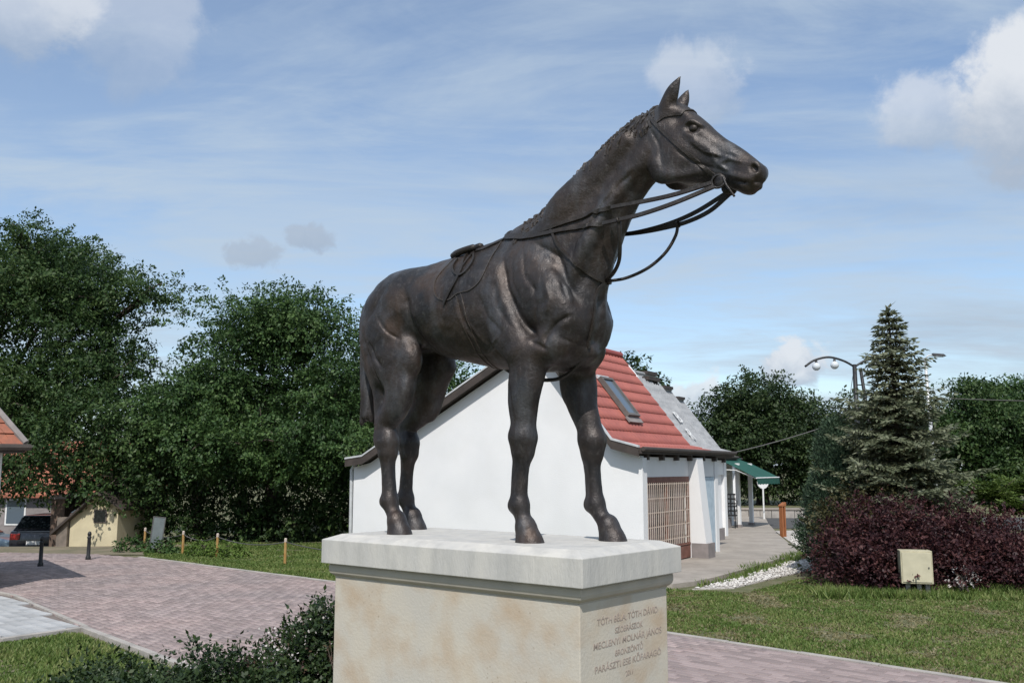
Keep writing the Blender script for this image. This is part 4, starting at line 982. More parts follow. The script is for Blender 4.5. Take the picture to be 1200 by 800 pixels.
# local x = e2 (back), local y = e1 (to the left, towards the viewer)
LW, DW, EZ, RZ = 4.2, 8., 2.60, 5.5
MB().box((.32, .32, -.1), (LW - .32, DW - .32, 2.47)).build('wall', MAT('warm_white_render', (.70, .68, .65), (.63, .61, .58), 1, .9, bump=.2, bscale=40), lh)
rd = MB(); mid = LW / 2
A_, B_, C_, D_ = (0, 0, EZ), (LW, 0, EZ), (LW, DW, EZ), (0, DW, EZ); R0, R1_ = (mid, mid, RZ), (mid, DW - mid, RZ)
lo = [(x, y, z - .12) for x, y, z in (A_, B_, C_, D_)]
rd.add([A_, B_, C_, D_, R0, R1_] + lo, [(0, 1, 4), (1, 2, 5, 4), (2, 3, 5), (3, 0, 4, 5), (6, 7, 8, 9), (0, 1, 7, 6), (1, 2, 8, 7), (2, 3, 9, 8), (3, 0, 6, 9)]); rd.build('roof_deck', M_dwood, lh)
def hip_courses(p, q, ra, rb, n):
    """courses of separate flat tiles between an eave p-q and a ridge ra-rb"""
    p, q, ra, rb = map(Vector, (p, q, ra, rb)); nn = (q - p).cross(ra - p).normalized()
    if nn.z < 0: nn = -nn
    for i in range(n):
        t0, t1 = i / n, (i + 1) / n; a, b_, c, d_ = p.lerp(ra, t0), q.lerp(rb, t0), q.lerp(rb, t1), p.lerp(ra, t1)
        L = (b_ - a).length; k = max(1, int(L / .19)); mb = MB()
        for j in range(k):
            u0, u1 = (j + .02) / k, (j + .98) / k; ht = .035 + random.uniform(-.004, .006); dn = (a - d_).normalized() * random.uniform(.0, .02)
            mb.prism([a.lerp(b_, u0) + nn * ht + dn, a.lerp(b_, u1) + nn * ht + dn, d_.lerp(c, u1) + nn * .01, d_.lerp(c, u0) + nn * .01], -nn * .018)
        tag(mb.build('tile_course', M_oldtile, lh), kind='stuff')
hip_courses(D_, A_, R1_, R0, 14); hip_courses(A_, B_, R0, R0, 14); hip_courses(B_, C_, R0, R1_, 14); hip_courses(C_, D_, R1_, R1_, 14)
for c in (A_, B_): MB().tube([Vector(c) + Vector((0, 0, .05)), Vector(R0) + Vector((0, 0, .06))], .06, 8).build('hip_cap', M_base, lh)
MB().tube([(-.06, DW, EZ - .03), (-.06, -.06, EZ - .03), (LW + .06, -.06, EZ - .03)], .06, 8).build('gutter', M_dwood, lh)
wf = MB().box((.28, 3.0, .9), (.32, 4.2, 2.0)).build('window', M_dwood, lh); MB().box((.26, 3.08, .98), (.278, 4.12, 1.92)).build('pane', M_glass, wf)

# ---- small cream shed under the trees
sd = thing('shed', 'small cream shed with dark window opening under the trees', 'shed', (-13.0, 27.6, -.18), math.radians(-12)); sd.scale = (.80, .80, .72)
MB().prism([(0, 0, -.1), (1.95, 0, -.1), (1.95, 0, 1.75), (1.15, 0, 2.25), (0, 0, 1.20)], (0, 2.4, 0)).build('wall', M_cream, sd)
b = MB(); b.prism([(-.62, -.25, .72), (1.20, -.25, 2.36), (1.20, -.25, 2.26), (-.62, -.25, .60)], (0, 2.9, 0)); b.build('roof', M_dwood, sd)
b = MB(); b.prism([(1.20, -.25, 2.36), (2.3, -.25, 1.70), (2.3, -.25, 1.60), (1.20, -.25, 2.26)], (0, 2.9, 0)); b.build('roof', M_dwood, sd)
wf = MB().box((.98, -.03, 1.10), (1.50, .02, 1.62)).build('window', M_inside, sd)
MB().box((1.02, -.04, 1.14), (1.46, -.032, 1.58)).build('pane', GLASS('dark_pane', (.01, .012, .012), .2), wf)
MB().box((-.48, -.1, -.2), (-.04, .3, 1.3)).build('pier', MAT('weathered_plaster', (.22, .18, .15), (.14, .12, .10), 4, .95), sd)
gp = thing('gate_pillar', 'brown brick gate pillar beside the cream shed', 'pillar', (-13.85, 28.7, -.4), .1); gp.scale = (.7, .7, .95)
MB().box((-.28, -.28, -.2), (.28, .28, 1.75)).build('shaft', MAT('pillar_brick', (.15, .10, .075), (.10, .075, .06), 9, .9), gp); MB().box((-.35, -.35, 1.75), (.35, .35, 1.87)).build('cap', M_base, gp)

# ---- houses glimpsed through the leaves
def far_house(loc, rz, w, d, h, rh, label, wall):
    o = thing('far_house', label, 'house', loc, rz, None)
    MB().box((-w / 2, -d / 2, -.5), (w / 2, d / 2, h)).build('wall', wall, o)
    for sg in (-1, 1):
        b = MB(); b.prism([(-w / 2 - .3, sg * (d / 2 + .4), h - .2), (-w / 2 - .3, 0, h + rh), (-w / 2 - .3, 0, h + rh - .15), (-w / 2 - .3, sg * (d / 2 + .4), h - .35)], (w + .6, 0, 0)); b.build('roof', M_oldtile, o)
    for k in range(3):
        x = -w / 2 + w * (k + .5) / 3; f = MB().box((x - .5, -d / 2 - .03, 1.1), (x + .5, -d / 2 + .02, 2.3)).build('window', M_wpaint, o); MB().box((x - .42, -d / 2 - .045, 1.18), (x + .42, -d / 2 - .032, 2.22)).build('pane', M_glass, f)
far_house((-31, 50, -1.5), .15, 9, 7, 3.0, 2.6, 'cream house with orange roof seen through leaves behind the parked cars', M_cream)
far_house((-22.5, 46, -1.5), -.1, 8, 6, 2.7, 2.3, 'dull grey house with orange roof hidden behind the large dark tree', M_base)

# ================================================================ vehicles
M_tyre = MAT('tyre', (.018, .018, .018), (.03, .03, .03), 20, .85)
M_rim = MAT('wheel_rim', (.45, .46, .47), (.36, .37, .38), 9, .35, .8)
M_cglass = GLASS('car_glass', (.012, .016, .02), .03)
M_lampw = GLASS('head_lamp', (.75, .78, .8), .05); M_lampr = GLASS('tail_lamp', (.35, .02, .02), .1)
def paint(name, c):
    m = MAT(name, c, tuple(q * .92 for q in c), 2, .32, .25, coat=.8); return m
def car(name, label, loc, rz, col, hatch=False):
    o = thing(name, label, 'car', loc, rz, 'cars parked in the lane')
    L, W = 4.1, 1.68; m = paint(name + '_paint', col)
    tail = [(-2.02, .35), (-2.05, .62), (-2.0, .90)] + ([(-1.85, .95)] if hatch else [(-1.35, .96)])
    low = [(-1.62, .30), (-1.62, .24), (-1.5, .22)]
    prof = [(-1.95, .28)] + tail + [(.75, .95), (1.55, .84), (1.98, .70), (2.05, .50), (2.0, .28)]
    b = MB(); n = len(prof); ys = [(-W / 2, .86), (-W / 2 - .02, 1.), (0, 1.02), (W / 2 + .02, 1.), (W / 2, .86)]
    stations = [-.84, -.80, -.5, 0, .5, .80, .84]
    sc_ = [.93, .985, 1, 1.005, 1, .985, .93]
    vs = [(x * q, y, (z - .28) * (.97 if abs(y) > .8 else 1) + .28) for y, q in zip(stations, sc_) for x, z in prof]
    S = len(stations); fs = [(i * n + k, i * n + (k + 1) % n, (i + 1) * n + (k + 1) % n, (i + 1) * n + k) for i in range(S - 1) for k in range(n)] + [tuple(range(n)), tuple((S - 1) * n + k for k in range(n))[::-1]]
    b.add(vs, fs); b.build('body', m, o, bevel=.02, smooth=True)
    x0, x1 = (-1.88, 1.0) if hatch else (-1.55, 1.0); t0, t1 = (-1.45, .12) if hatch else (-.95, .12)
    c = MB(); c.add([(x0, -.78, .93), (x1, -.78, .93), (x1, .78, .93), (x0, .78, .93), (t0, -.62, 1.40), (t1, -.62, 1.40), (t1, .62, 1.40), (t0, .62, 1.40)], [(0, 1, 5, 4), (1, 2, 6, 5), (2, 3, 7, 6), (3, 0, 4, 7), (4, 5, 6, 7)])
    cab = c.build('cabin', m, o, bevel=.03, smooth=True)
    for sg in (-1, 1):
        for a, bb in (((x0 + .30) , -.48), (-.42, x1 - .35)):
            f = lambda x, z: (x, sg * (.792 - (z - .93) / .47 * .16), z)
            ta = max(a, t0 - .02 + .0); tb = min(bb, t1 - .03)
            MB().prism([f(a, .97), f(bb, .97), f(tb if bb > 0 else bb, 1.34), f(ta if a < -1 else a, 1.34)], (0, sg * .012, 0)).build('side_window', M_cglass, o)
        MB().box((.55, sg * .84, .92), (.72, sg * .98, 1.04)).build('mirror', m, o)
        MB().box((-.45, sg * .852, .72), (-.30, sg * .862, .755)).build('door_handle', M_rim, o)
    MB().prism([(x1 - .06, -.70, .98), (x1 - .06, .70, .98), (t1 + .06, .58, 1.36), (t1 + .06, -.58, 1.36)], (.02, 0, .02)).build('windscreen', M_cglass, o)
    MB().prism([(x0 + .06, -.70, .99), (x0 + .06, .70, .99), (t0 - .05, .58, 1.35), (t0 - .05, -.58, 1.35)], (-.02, 0, .02)).build('rear_window', M_cglass, o)
    for sx in (-1.28, 1.30):
        for sg in (-1, 1):
            w = link('wheel', None, o, (sx, sg * .76, .30)); prof_ = [(.20, -.09), (.295, -.085), (.31, -.05), (.31, .05), (.295, .085), (.20, .09)]
            t = MB().lathe(prof_, (0, 0, 0), 20).build('tyre', M_tyre, w, smooth=True); t.rotation_euler = (PI / 2, 0, 0)
            r_ = MB().lathe([(.03, .10), (.19, .095), (.205, .08), (.205, -.08), (.19, -.095), (.03, -.10)], (0, 0, 0), 20).build('rim', M_rim, w); r_.rotation_euler = (PI / 2, 0, 0)
    for sg in (-1, 1):
        MB().box((1.92, sg * .42, .60), (2.035, sg * .74, .74)).build('headlight', M_lampw, o, bevel=.02)
        MB().box((-2.065, sg * .48, .66), (-1.96, sg * .78, .86)).build('tail_light', M_lampr, o, bevel=.02)
    for x in (2.03, -2.07): MB().box((x - .05, -.80, .32), (x + .05, .80, .46)).build('bumper', m, o, bevel=.02)
    MB().box((-2.085, -.26, .50), (-2.07, .26, .62)).build('number_plate', M_wpaint, o); MB().box((2.09, -.26, .38), (2.10, .26, .48)).build('number_plate', M_wpaint, o)
car('white_car', 'white saloon car parked behind the blue grey car', (-25.6, 43.0, -1.47), math.radians(4), (.75, .76, .77))
car('blue_grey_car', 'blue grey saloon car parked in the lane with its bonnet to the trees', (-21.9, 38.0, -1.40), math.radians(2), (.27, .36, .42))
car('dark_car', 'dark navy hatchback parked with its tail towards the bollards', (-15.55, 32.2, -.74), math.radians(97), (.018, .02, .032), True)

# ================================================================ street furniture
M_iron = MAT('dark_iron', (.030, .032, .035), (.05, .05, .052), 9, .5, .6)
M_post = MAT('ochre_paint', (.33, .17, .045), (.40, .26, .10), 7, .7)
M_chain = MAT('chain_steel', (.13, .13, .13), (.18, .17, .16), 20, .55, .7)
M_wood = MAT('orange_timber', (.34, .125, .045), (.25, .09, .035), 4, .65, stretch=(3, 3, .6), bump=.2, bscale=40)
for i, (x, y) in enumerate(((-10.12, 22.5), (-10.5, 21.0))):
    o = thing('bollard', ['black iron bollard with knob top nearest the cream shed', 'black iron bollard standing in the roof shadow on the paving'][i], 'bollard', (x, y, 0), 0, 'bollards at the end of the paving'); o.scale = (.72, .72, .95)
    MB().lathe([(.085, 0), (.085, .10), (.060, .13), (.055, .55), (.068, .57), (.068, .60), (.045, .62)], seg=14).build('shaft', M_iron, o, smooth=True)
    MB().lathe([(.02, .60), (.055, .63), (.065, .67), (.05, .71), (.01, .735)], seg=14).build('knob', M_iron, o, smooth=True)
PST = [(-10.0, 25.6, 'ochre post beside the leaning grey board'), (-8.5, 24.3, 'ochre chain post between the grey board and the small shrub'), (-7.33, 23.4, 'ochre chain post standing in the small shrub'), (-5.25, 21.8, 'ochre chain post alone on the open lawn'), (-2.2, 19.3, 'ochre chain post at the chain end behind the plinth')]
for x, y, lb in PST:
    o = thing('chain_post', lb, 'post', (x, y, 0), random.uniform(0, 1), 'ochre chain posts along the lawn')
    MB().tube([(0, 0, -.05), (0, 0, .50)], .032, 8).build('shaft', M_post, o); MB().tube([(0, 0, .50), (0, 0, .575), (0, 0, .59)], [.033, .033, .012], 8).build('tip', M_bar, o)
for i in range(4):
    a, b_ = Vector((PST[i][0], PST[i][1], .50)), Vector((PST[i + 1][0], PST[i + 1][1], .50)); sag = .12
    L = [a.lerp(b_, t / 14) - Vector((0, 0, sag * (1 - (2 * t / 14 - 1) ** 2))) for t in range(15)]
    tag(MB().tube(L, .012, 6).build('chain', M_chain, smooth=True), ['slack chain from the board post to the next ochre post', 'slack chain running up to the post in the shrub', 'slack chain from the shrub post across the open lawn', 'slack chain from the open lawn post towards the plinth'][i], 'chain', 'chains between the ochre posts')
bd = thing('notice_board', 'narrow grey notice board leaning on two feet by the lawn', 'sign', (-9.45, 24.9, 0), math.radians(18)); bd.scale = (.8, .8, .92)
Mx = Matrix.Rotation(math.radians(6), 4, 'Y')
MB().box((-.17, -.02, .10), (.17, .02, .98), Mx).build('panel', MAT('grey_board', (.12, .145, .15), (.16, .185, .19), 4, .5), bd); 
fr = MB().box((-.20, -.03, .08), (-.17, .03, 1.0), Mx).box((.17, -.03, .08), (.20, .03, 1.0), Mx).box((-.17, -.03, .98), (.17, .03, 1.0), Mx).build('frame', M_chain, bd)
for sx in (-.15, .15): MB().tube([Mx @ Vector((sx, 0, -.06)), Mx @ Vector((sx, 0, .12))], .022, 8).build('leg', M_chain, bd)
ub = thing('utility_box', 'weathered cream utility box standing against the purple shrub', 'utility box', (7.05, 16.45, 0), math.radians(-13))
MB().box((-.28, -.15, .22), (.24, .15, .78)).build('cabinet', MAT('cream_concrete', (.50, .46, .32), (.40, .37, .26), 4, .85, c3=(.26, .24, .17), scale3=8, f3=.4, bump=.2, bscale=50), ub, bevel=.012)
MB().box((-.255, -.162, .25), (.215, -.15, .75)).build('door', MAT('cream_door', (.55, .51, .37), (.46, .43, .31), 5, .8), ub, bevel=.004)
for x in (-.16, .02, .16): MB().box((x - .035, -.05, -.05), (x + .035, .05, .222)).build('foot', M_kerb, ub)
MB().tube([(.17, -.168, .50), (.17, -.18, .50)], .012, 8).build('lock', M_chain, ub)
wp = thing('timber_post', 'orange stained timber post with slotted top at the edge of the walk', 'post', (8.75, 30.3, 0), .5); wp.scale = (.68, .68, 1)
MB().box((-.115, -.10, -.05), (-.04, .10, .98)).build('plank', M_wood, wp); MB().box((.04, -.10, -.05), (.115, .10, .98)).build('plank', M_wood, wp)
b = MB(); b.prism([(-.14, -.12, .96), (.14, -.12, .99), (.14, -.12, 1.10), (-.14, -.12, 1.0)], (0, .24, 0)); b.build('top', M_wood, wp); MB().box((-.04, -.06, .0), (.04, .06, .30)).build('spacer', M_wood, wp)
rs = thing('round_sign', 'round white sign on a thin white pole beside the green awning', 'sign', (10.6, 39.4, .075), 0)
MB().tube([(0, 0, -.05), (0, 0, 1.35)], .035, 8).build('pole', M_wpaint, rs); q = MB().lathe([(.02, -.03), (.24, -.03), (.26, 0), (.24, .03), (.02, .03)], seg=24).build('disc', M_wpaint, rs); q.rotation_euler = (PI / 2, 0, .2); q.location = (0, 0, 1.5)
q = MB().lathe([(.02, -.02), (.06, -.02), (.06, .02), (.02, .02)], seg=12).build('hub', M_iron, rs); q.rotation_euler = (PI / 2, 0, .2); q.location = (.01, -.03, 1.53)
lw = thing('low_wall', 'low pale stone wall closing the terrace under the trees', 'wall', (11.0, 41.6, 0), math.radians(-4))
for i in range(14):
    MB().box((-3.5 + i * .5, -.15, -.05), (-3.015 + i * .5, .15, .36)).build('block', M_kerb, lw, bevel=.015)
MB().box((-3.55, -.19, .36), (3.55, .19, .44)).build('coping', M_conc, lw)
# stacked cafe chairs in the shade of the awning
def chair(loc, rz, label):
    o = thing('cafe_chair', label, 'chair', loc, rz, 'dark chairs under the awning')
    M = M_iron
    MB().box((-.22, -.22, .42), (.22, .22, .46)).build('seat', M, o, bevel=.01)
    for k in range(4): MB().box((-.2 + k * .12, .19, .46), (-.16 + k * .12, .22, .86)).build('back_slat', M, o)
    MB().box((-.23, .185, .84), (.23, .225, .90)).build('top_rail', M, o)
    for sx in (-.2, .2):
        MB().tube([(sx, -.20, 0), (sx, -.19, .43)], .016, 6).build('leg', M, o); MB().tube([(sx, .22, 0), (sx, .2, .43)], .016, 6).build('leg', M, o)
        MB().tube([(sx, -.19, .43), (sx * 1.1, -.17, .63), (sx * 1.1, .18, .66)], .014, 6).build('armrest', M, o)
for i in range(2):
    for k in range(3):
        p = HA + US * (5.47 * 2 + 2.2 + 1.15 * i) + VS * (3.2 - .42)
        chair((p.x, p.y, .075 + k * .16), URZ + PI / 2 + .15 * i, ['bottom', 'middle', 'top'][k] + ' chair of the dark stack ' + ['beside the white pier', 'farther under the green awning'][i])
# columns that carry the terrace roof behind the awning
for i in range(2):
    p = HA + US * (5.47 * 2 + 3.9 + 1.5 * i) + VS * (3.2 - .55)
    o = thing('terrace_column', ['slim white column under the awning nearest the chairs', 'slim white column at the far end of the awning'][i], 'column', (p.x, p.y, .07), URZ, 'white columns under the awning')
    MB().box((-.07, -.07, 0), (.07, .07, 2.30)).build('shaft', M_white, o); MB().box((-.10, -.10, 0), (.10, .10, .10)).build('base', M_base, o)

# ---- twin-arm lamp post with globes
lp = thing('globe_lamp_post', 'dark iron lamp post with curved arms and hanging glass globes', 'street lamp', (14.2, 38, 0), 0)
MB().tube([(0, 0, 0), (0, 0, 6.45)], [.12, .085], 10).build('post', M_iron, lp, smooth=True)
MB().tube([(.95, .1, 0), (.25, .02, 6.3)], [.09, .07], 8).build('brace', M_iron, lp, smooth=True)
for z in (3.2, 4.6, 5.6): MB().tube([(0, 0, z), (.95 - .7 * z / 6.3, .05, z)], .025, 6).build('rung', M_iron, lp)
M_globe = GLASS('lamp_globe', (.62, .66, .70), .08)
for s in (-1, 1):
    L = smooth_line([(0, 0, 6.35), (s * .45, 0, 6.60), (s * 1.05, 0, 6.75), (s * 1.65, 0, 6.62), (s * 2.05, 0, 6.36)], 6)
    arm = MB().tube(L, .045, 8).build('arm', M_iron, lp, smooth=True)
    for gx_, gz_ in ((.82, 6.70), (1.58, 6.64)):
        MB().tube([(s * gx_, 0, gz_ + .02), (s * gx_, 0, gz_ - .14)], [.03, .07], 8).build('fitting', M_iron, arm)
        MB().lathe([(.17 * math.sin(k * PI / 10), -.17 * math.cos(k * PI / 10)) for k in range(1, 10)], (s * gx_, 0, gz_ - .28), 16).build('globe', M_globe, arm, smooth=True)
MB().tube([(-.02, 0, 6.3), (-.6, .2, 3.0), (-.85, .2, 0)], .012, 5).build('stay_wire', M_iron, lp)
sl = thing('street_lamp', 'tall pale street lamp with a single head rising behind the spruce', 'street lamp', (20.35, 45, 0), 0)
MB().tube([(.12, 0, 0), (-.05, 0, 7.55)], [.11, .07], 10).build('pole', M_metal_w, sl, smooth=True); MB().tube([(-.05, 0, 7.5), (.10, 0, 7.66), (.42, 0, 7.70)], .035, 8).build('bracket', M_metal_w, sl, smooth=True)
b = MB(); b.add([(.30, -.13, 7.66), (.95, -.16, 7.63), (.95, .16, 7.63), (.30, .13, 7.66), (.34, -.08, 7.78), (.85, -.09, 7.74), (.85, .09, 7.74), (.34, .08, 7.78)], [(0, 1, 2, 3), (4, 5, 6, 7), (0, 1, 5, 4), (1, 2, 6, 5), (2, 3, 7, 6), (3, 0, 4, 7)]); b.build('lamp_head', M_iron, sl)
MB().box((.45, -.11, 7.60), (.88, .11, 7.635)).build('lens', M_globe, sl)
def wire(a, b_, sag, label):
    a, b_ = Vector(a), Vector(b_); L = [a.lerp(b_, t / 20) - Vector((0, 0, sag * (1 - (2 * t / 20 - 1) ** 2))) for t in range(21)]
    tag(MB().tube(L, .022, 5).build('overhead_wire', M_chain, smooth=True), label, 'wire')
wire((8.5, 36.5, 2.75), (14.2, 38, 4.35), .10, 'overhead cable from the end of the row to the globe lamp post')
wire((20.35, 45, 5.6), (48, 46, 5.9), .35, 'thin overhead cable running right from the tall street lamp')
# ================================================================ vegetation
L_dark = LEAF('dark_leaf', (.022, .050, .015), (.046, .092, .026), (.095, .145, .046), .8, .35)
L_mid = LEAF('mid_leaf', (.024, .056, .016), (.050, .105, .030), (.105, .175, .052), .5, .35)
L_far = LEAF('far_leaf', (.020, .040, .014), (.036, .065, .021), (.066, .098, .034), .35, .3)
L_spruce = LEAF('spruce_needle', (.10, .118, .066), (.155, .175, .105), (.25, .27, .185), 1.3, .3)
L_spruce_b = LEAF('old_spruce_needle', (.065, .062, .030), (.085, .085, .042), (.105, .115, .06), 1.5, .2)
L_jun = LEAF('juniper_scale', (.042, .078, .046), (.066, .112, .066), (.105, .155, .095), 1.5, .3)
L_sav = LEAF('spreading_juniper_scale', (.055, .095, .018), (.09, .14, .028), (.14, .19, .05), 1.2, .3)
L_purple = LEAF('purple_leaf', (.028, .010, .014), (.056, .020, .024), (.135, .055, .050), 2.6, .35)
L_mixed = LEAF('bronze_green_leaf', (.035, .030, .014), (.055, .055, .020), (.085, .075, .030), 1.6, .25)
L_hedge = LEAF('hedge_leaf', (.018, .036, .012), (.032, .058, .018), (.060, .090, .030), 2.5, .25, .45)
L_hedgered = LEAF('young_shoot_leaf', (.06, .045, .03), (.09, .05, .04), (.12, .09, .05), 3, .25)
L_flower = LEAF('white_petal', (.55, .52, .50), (.65, .60, .58), (.74, .70, .68), 4, .3, .7)
L_grass = LEAF('grass_blade', (.095, .155, .034), (.140, .205, .050), (.25, .27, .10), 1.1, .35)
L_dry = LEAF('dry_blade', (.16, .15, .06), (.22, .20, .10), (.32, .28, .17), 2, .3)
L_weed = LEAF('bright_weed', (.07, .12, .02), (.10, .17, .03), (.15, .22, .05), 2, .3)
M_bark = MAT('bark', (.060, .047, .038), (.10, .082, .066), 6, .95, stretch=(1, 1, .3), bump=.8, bscale=24)

def unit(a): return a / (np.linalg.norm(a, axis=-1, keepdims=True) + 1e-9)
def leaf_arrays(P, D, N, L, W, fold=.12):
    """rhombic leaves: stalk P, direction D, upper normal N, length L, width W"""
    D = unit(D); S = unit(np.cross(D, N)); N = np.cross(S, D); L = np.asarray(L)[:, None]; W = np.asarray(W)[:, None]
    m = P + D * L * .45 + N * L * fold
    V = np.stack([P, m + S * W * .5 - N * L * fold * 1.4, P + D * L - N * L * fold * .6, m - S * W * .5 - N * L * fold * 1.4], 1)
    return V.reshape(-1, 3), np.arange(len(P) * 4).reshape(-1, 4)

def crown_leaves(lobes, nclump, per, size, r, twig=.55, droop=.25, inner=.18, aspect=.55, gap=.0, up=.0, spread=.5, sub=0):
    """sprays of leaves spread through the shells of several lobes"""
    lobes = np.array(lobes, float)
    if sub:      # boughs: each lobe carries several smaller heads of foliage with gaps between them
        out = []
        for q in lobes:
            for _ in range(sub):
                dd = unit(r.normal(size=3) + np.array([0, -.15, .35])); f = r.uniform(.30, .50)
                out.append(np.concatenate([q[:3] + dd * q[3:6] * r.uniform(.62, .82), q[3:6] * f * np.array([1.15, 1.15, .72])]))
            out.append(np.concatenate([q[:3], q[3:6] * .55]))
        lobes = np.array(out)
    wt = (lobes[:, 3] * lobes[:, 4] + lobes[:, 4] * lobes[:, 5] + lobes[:, 3] * lobes[:, 5]); wt /= wt.sum()
    k = r.choice(len(lobes), nclump, p=wt); c, R = lobes[k, :3], lobes[k, 3:6]
    d = unit(r.normal(size=(nclump, 3)) + np.array([0, 0, up]))
    rad = np.where(r.random(nclump) < inner, r.uniform(.2, .75, nclump), r.uniform(.72, 1.08, nclump) ** .8)
    # uneven outline: push the shell in and out with noise
    bump = np.array([noise.noise(Vector((q[0] * 2.2 + a * 3.1, q[1] * 2.2, q[2] * 2.2 + a))) for q, a in zip(d.tolist(), k.tolist())])
    rad *= 1 + .55 * bump
    if gap:
        keep = bump > -gap; c, R, d, rad = c[keep], R[keep], d[keep], rad[keep]
    B = c + d * R * rad[:, None]; n = len(B)
    tw = unit(d * .8 + r.normal(size=(n, 3)) * .55 + np.array([0, 0, -droop])) * twig * r.uniform(.5, 1.3, (n, 1))
    t = r.random((n, per, 1)); P = B[:, None] + tw[:, None] * t + r.normal(size=(n, per, 3)) * size * spread * np.array([1, 1, .5]) * (1.3 - t)
    D = unit(tw)[:, None] * .7 + r.normal(size=(n, per, 3)) * .7 + np.array([0, 0, -droop])
    N = r.normal(size=(n, per, 3)) * .45 + d[:, None] * .5 + np.array([0, 0, .8])
    s = size * r.uniform(.6, 1.35, n * per)
    return leaf_arrays(P.reshape(-1, 3), D.reshape(-1, 3), N.reshape(-1, 3), s, s * aspect)

def tree(name, label, base, lobes, nclump, per, size, mat, seed, trunk=.28, group=None, **kw):
    r = np.random.default_rng(seed); o = thing(name, label, 'tree', base, 0, group); b = Vector(base)
    rel = [(x - b.x, y - b.y, z - b.z, rx, ry, rz) for x, y, z, rx, ry, rz in lobes]
    top = max(q[2] for q in rel); fork = Vector((.1, 0, top * .32))
    mb = MB(); mb.tube(smooth_line([(0, 0, -.3), (.04, .03, top * .16), fork, (rel[0][0] * .5, rel[0][1] * .5, top * .7)], 5), [trunk * (1.15 - .9 * i / 15) for i in range(16)], 9)
    mb.build('trunk', M_bark, o, smooth=True)
    for q in rel:
        e = Vector(q[:3]); m = fork.lerp(e, .5) + Vector((0, 0, .25)); pts = smooth_line([fork * random.uniform(.8, 1.1), m, e + Vector((0, 0, q[5] * .35))], 5)
        lb = MB().tube(pts, [trunk * .42 * (1 - .85 * i / (len(pts) - 1)) for i in range(len(pts))], 6); 
        for _ in range(5):
            dd = Vector(unit(r.normal(size=3) + np.array([0, 0, .3]))); tip = e + Vector((dd.x * q[3], dd.y * q[4], dd.z * q[5])) * .85
            lb.tube([e.lerp(m, .3), e.lerp(tip, .5) + Vector((0, 0, .1)), tip], [trunk * .14, trunk * .09, trunk * .03], 5)
        lb.build('limb', M_bark, o, smooth=True)
    V, Fq = crown_leaves(rel, nclump, per, size, r, **kw)
    cr = np_mesh('crown', V, Fq, mat, o)
    return o

tree('lime_tree', 'tall dark tree overhanging the lane beside the hip roofed house', (-19.6, 33, -.8),
     [(-17.6, 31.5, 7.4, 3.2, 3.2, 2.9), (-15.2, 31, 8.2, 2.3, 2.2, 1.7), (-19.5, 30, 6.2, 3, 2.5, 2.6), (-13.4, 30.2, 7.5, 1.4, 1.5, .8), (-12.0, 30, 7.9, .9, 1.0, .5), (-14.2, 30, 5.2, 2.4, 2.2, 1.8), (-16.4, 29.5, 4.2, 2.4, 2.0, 1.8), (-16.6, 31, 9.7, 1.5, 1.5, 1.1), (-12.7, 29.5, 5.0, 1.3, 1.4, 1.0)],
     3300, 46, .115, L_dark, 11, .34, twig=.75, gap=.3, spread=1.4, inner=.10, sub=9)
tree('linden_tree', 'broad leafy tree with low branches between the shed and the white gable', (-7.7, 29.6, 0),
     [(-7.7, 29.6, 5.2, 2.7, 2.4, 2.5), (-6.4, 29.4, 6.2, 1.9, 1.8, 1.6), (-9.5, 29.2, 4.2, 1.9, 1.9, 1.6), (-5.2, 29.2, 4.4, 1.9, 1.8, 1.9), (-8.2, 29.4, 6.3, 1.4, 1.5, 1.0), (-10.7, 29, 3.2, 1.7, 1.7, 1.3), (-4.9, 28.4, 3.0, 1.8, 1.6, 1.3), (-7.6, 28.4, 3.0, 2.4, 1.7, 1.3), (-9.0, 27.3, 2.9, 1.6, 1.3, .8), (-6.4, 27.1, 2.9, 1.9, 1.3, .85), (-4.6, 27.5, 2.7, 1.3, 1.1, .8), (-8.6, 30.6, 1.7, 2.4, 1.0, 1.5), (-5.6, 30.4, 1.5, 2.2, 1.0, 1.4)],
     3700, 46, .108, L_mid, 12, .30, twig=.7, gap=.35, spread=1.4, inner=.12, sub=10)
tree('hanging_tree', 'shaded young tree hanging over the cream shed roof', (-14.05, 29.3, -.3),
     [(-12.6, 28.4, 3.4, 1.9, 1.5, 1.1), (-14.6, 28.8, 2.7, 1.5, 1.4, 1.1), (-11.0, 28.2, 3.4, 1.5, 1.3, 1.0), (-15.9, 29.2, 2.2, .9, .9, .6), (-10.4, 27.9, 2.2, .9, .7, .7), (-11.5, 27.3, 1.75, .75, .5, .55), (-11.6, 30.0, 1.7, 1.5, 1.1, 1.2), (-13.2, 30.4, 2.0, 1.3, 1.0, 1.0)],
     1500, 30, .12, L_dark, 13, .16, twig=.7, gap=.3, spread=1.4)
tree('yard_tree', 'dense tree behind the white gable house beyond the horse belly', (-4.2, 37, 0),
     [(-4.4, 37, 4.6, 2.5, 2.2, 2.3), (-2.4, 37.4, 4.2, 2.2, 2, 2.0), (-6.3, 37, 3.2, 2, 2, 2.1), (-.6, 37.5, 3.6, 1.8, 1.8, 1.8)], 1300, 30, .16, L_mid, 14, .26, twig=.8, gap=.3, spread=1.4)
tree('distant_ash_tree', 'small treetop showing just above the red ridge', (6.0, 50, 0), [(5.9, 50, 7.4, 1.0, 1, .8), (5.0, 50, 6.6, 1.4, 1.2, 1.1), (6.8, 50, 6.4, 1.3, 1.2, 1.1), (5.9, 50, 5, 2, 1.6, 1.6)], 700, 13, .26, L_far, 15, .2, twig=.7, gap=.2)
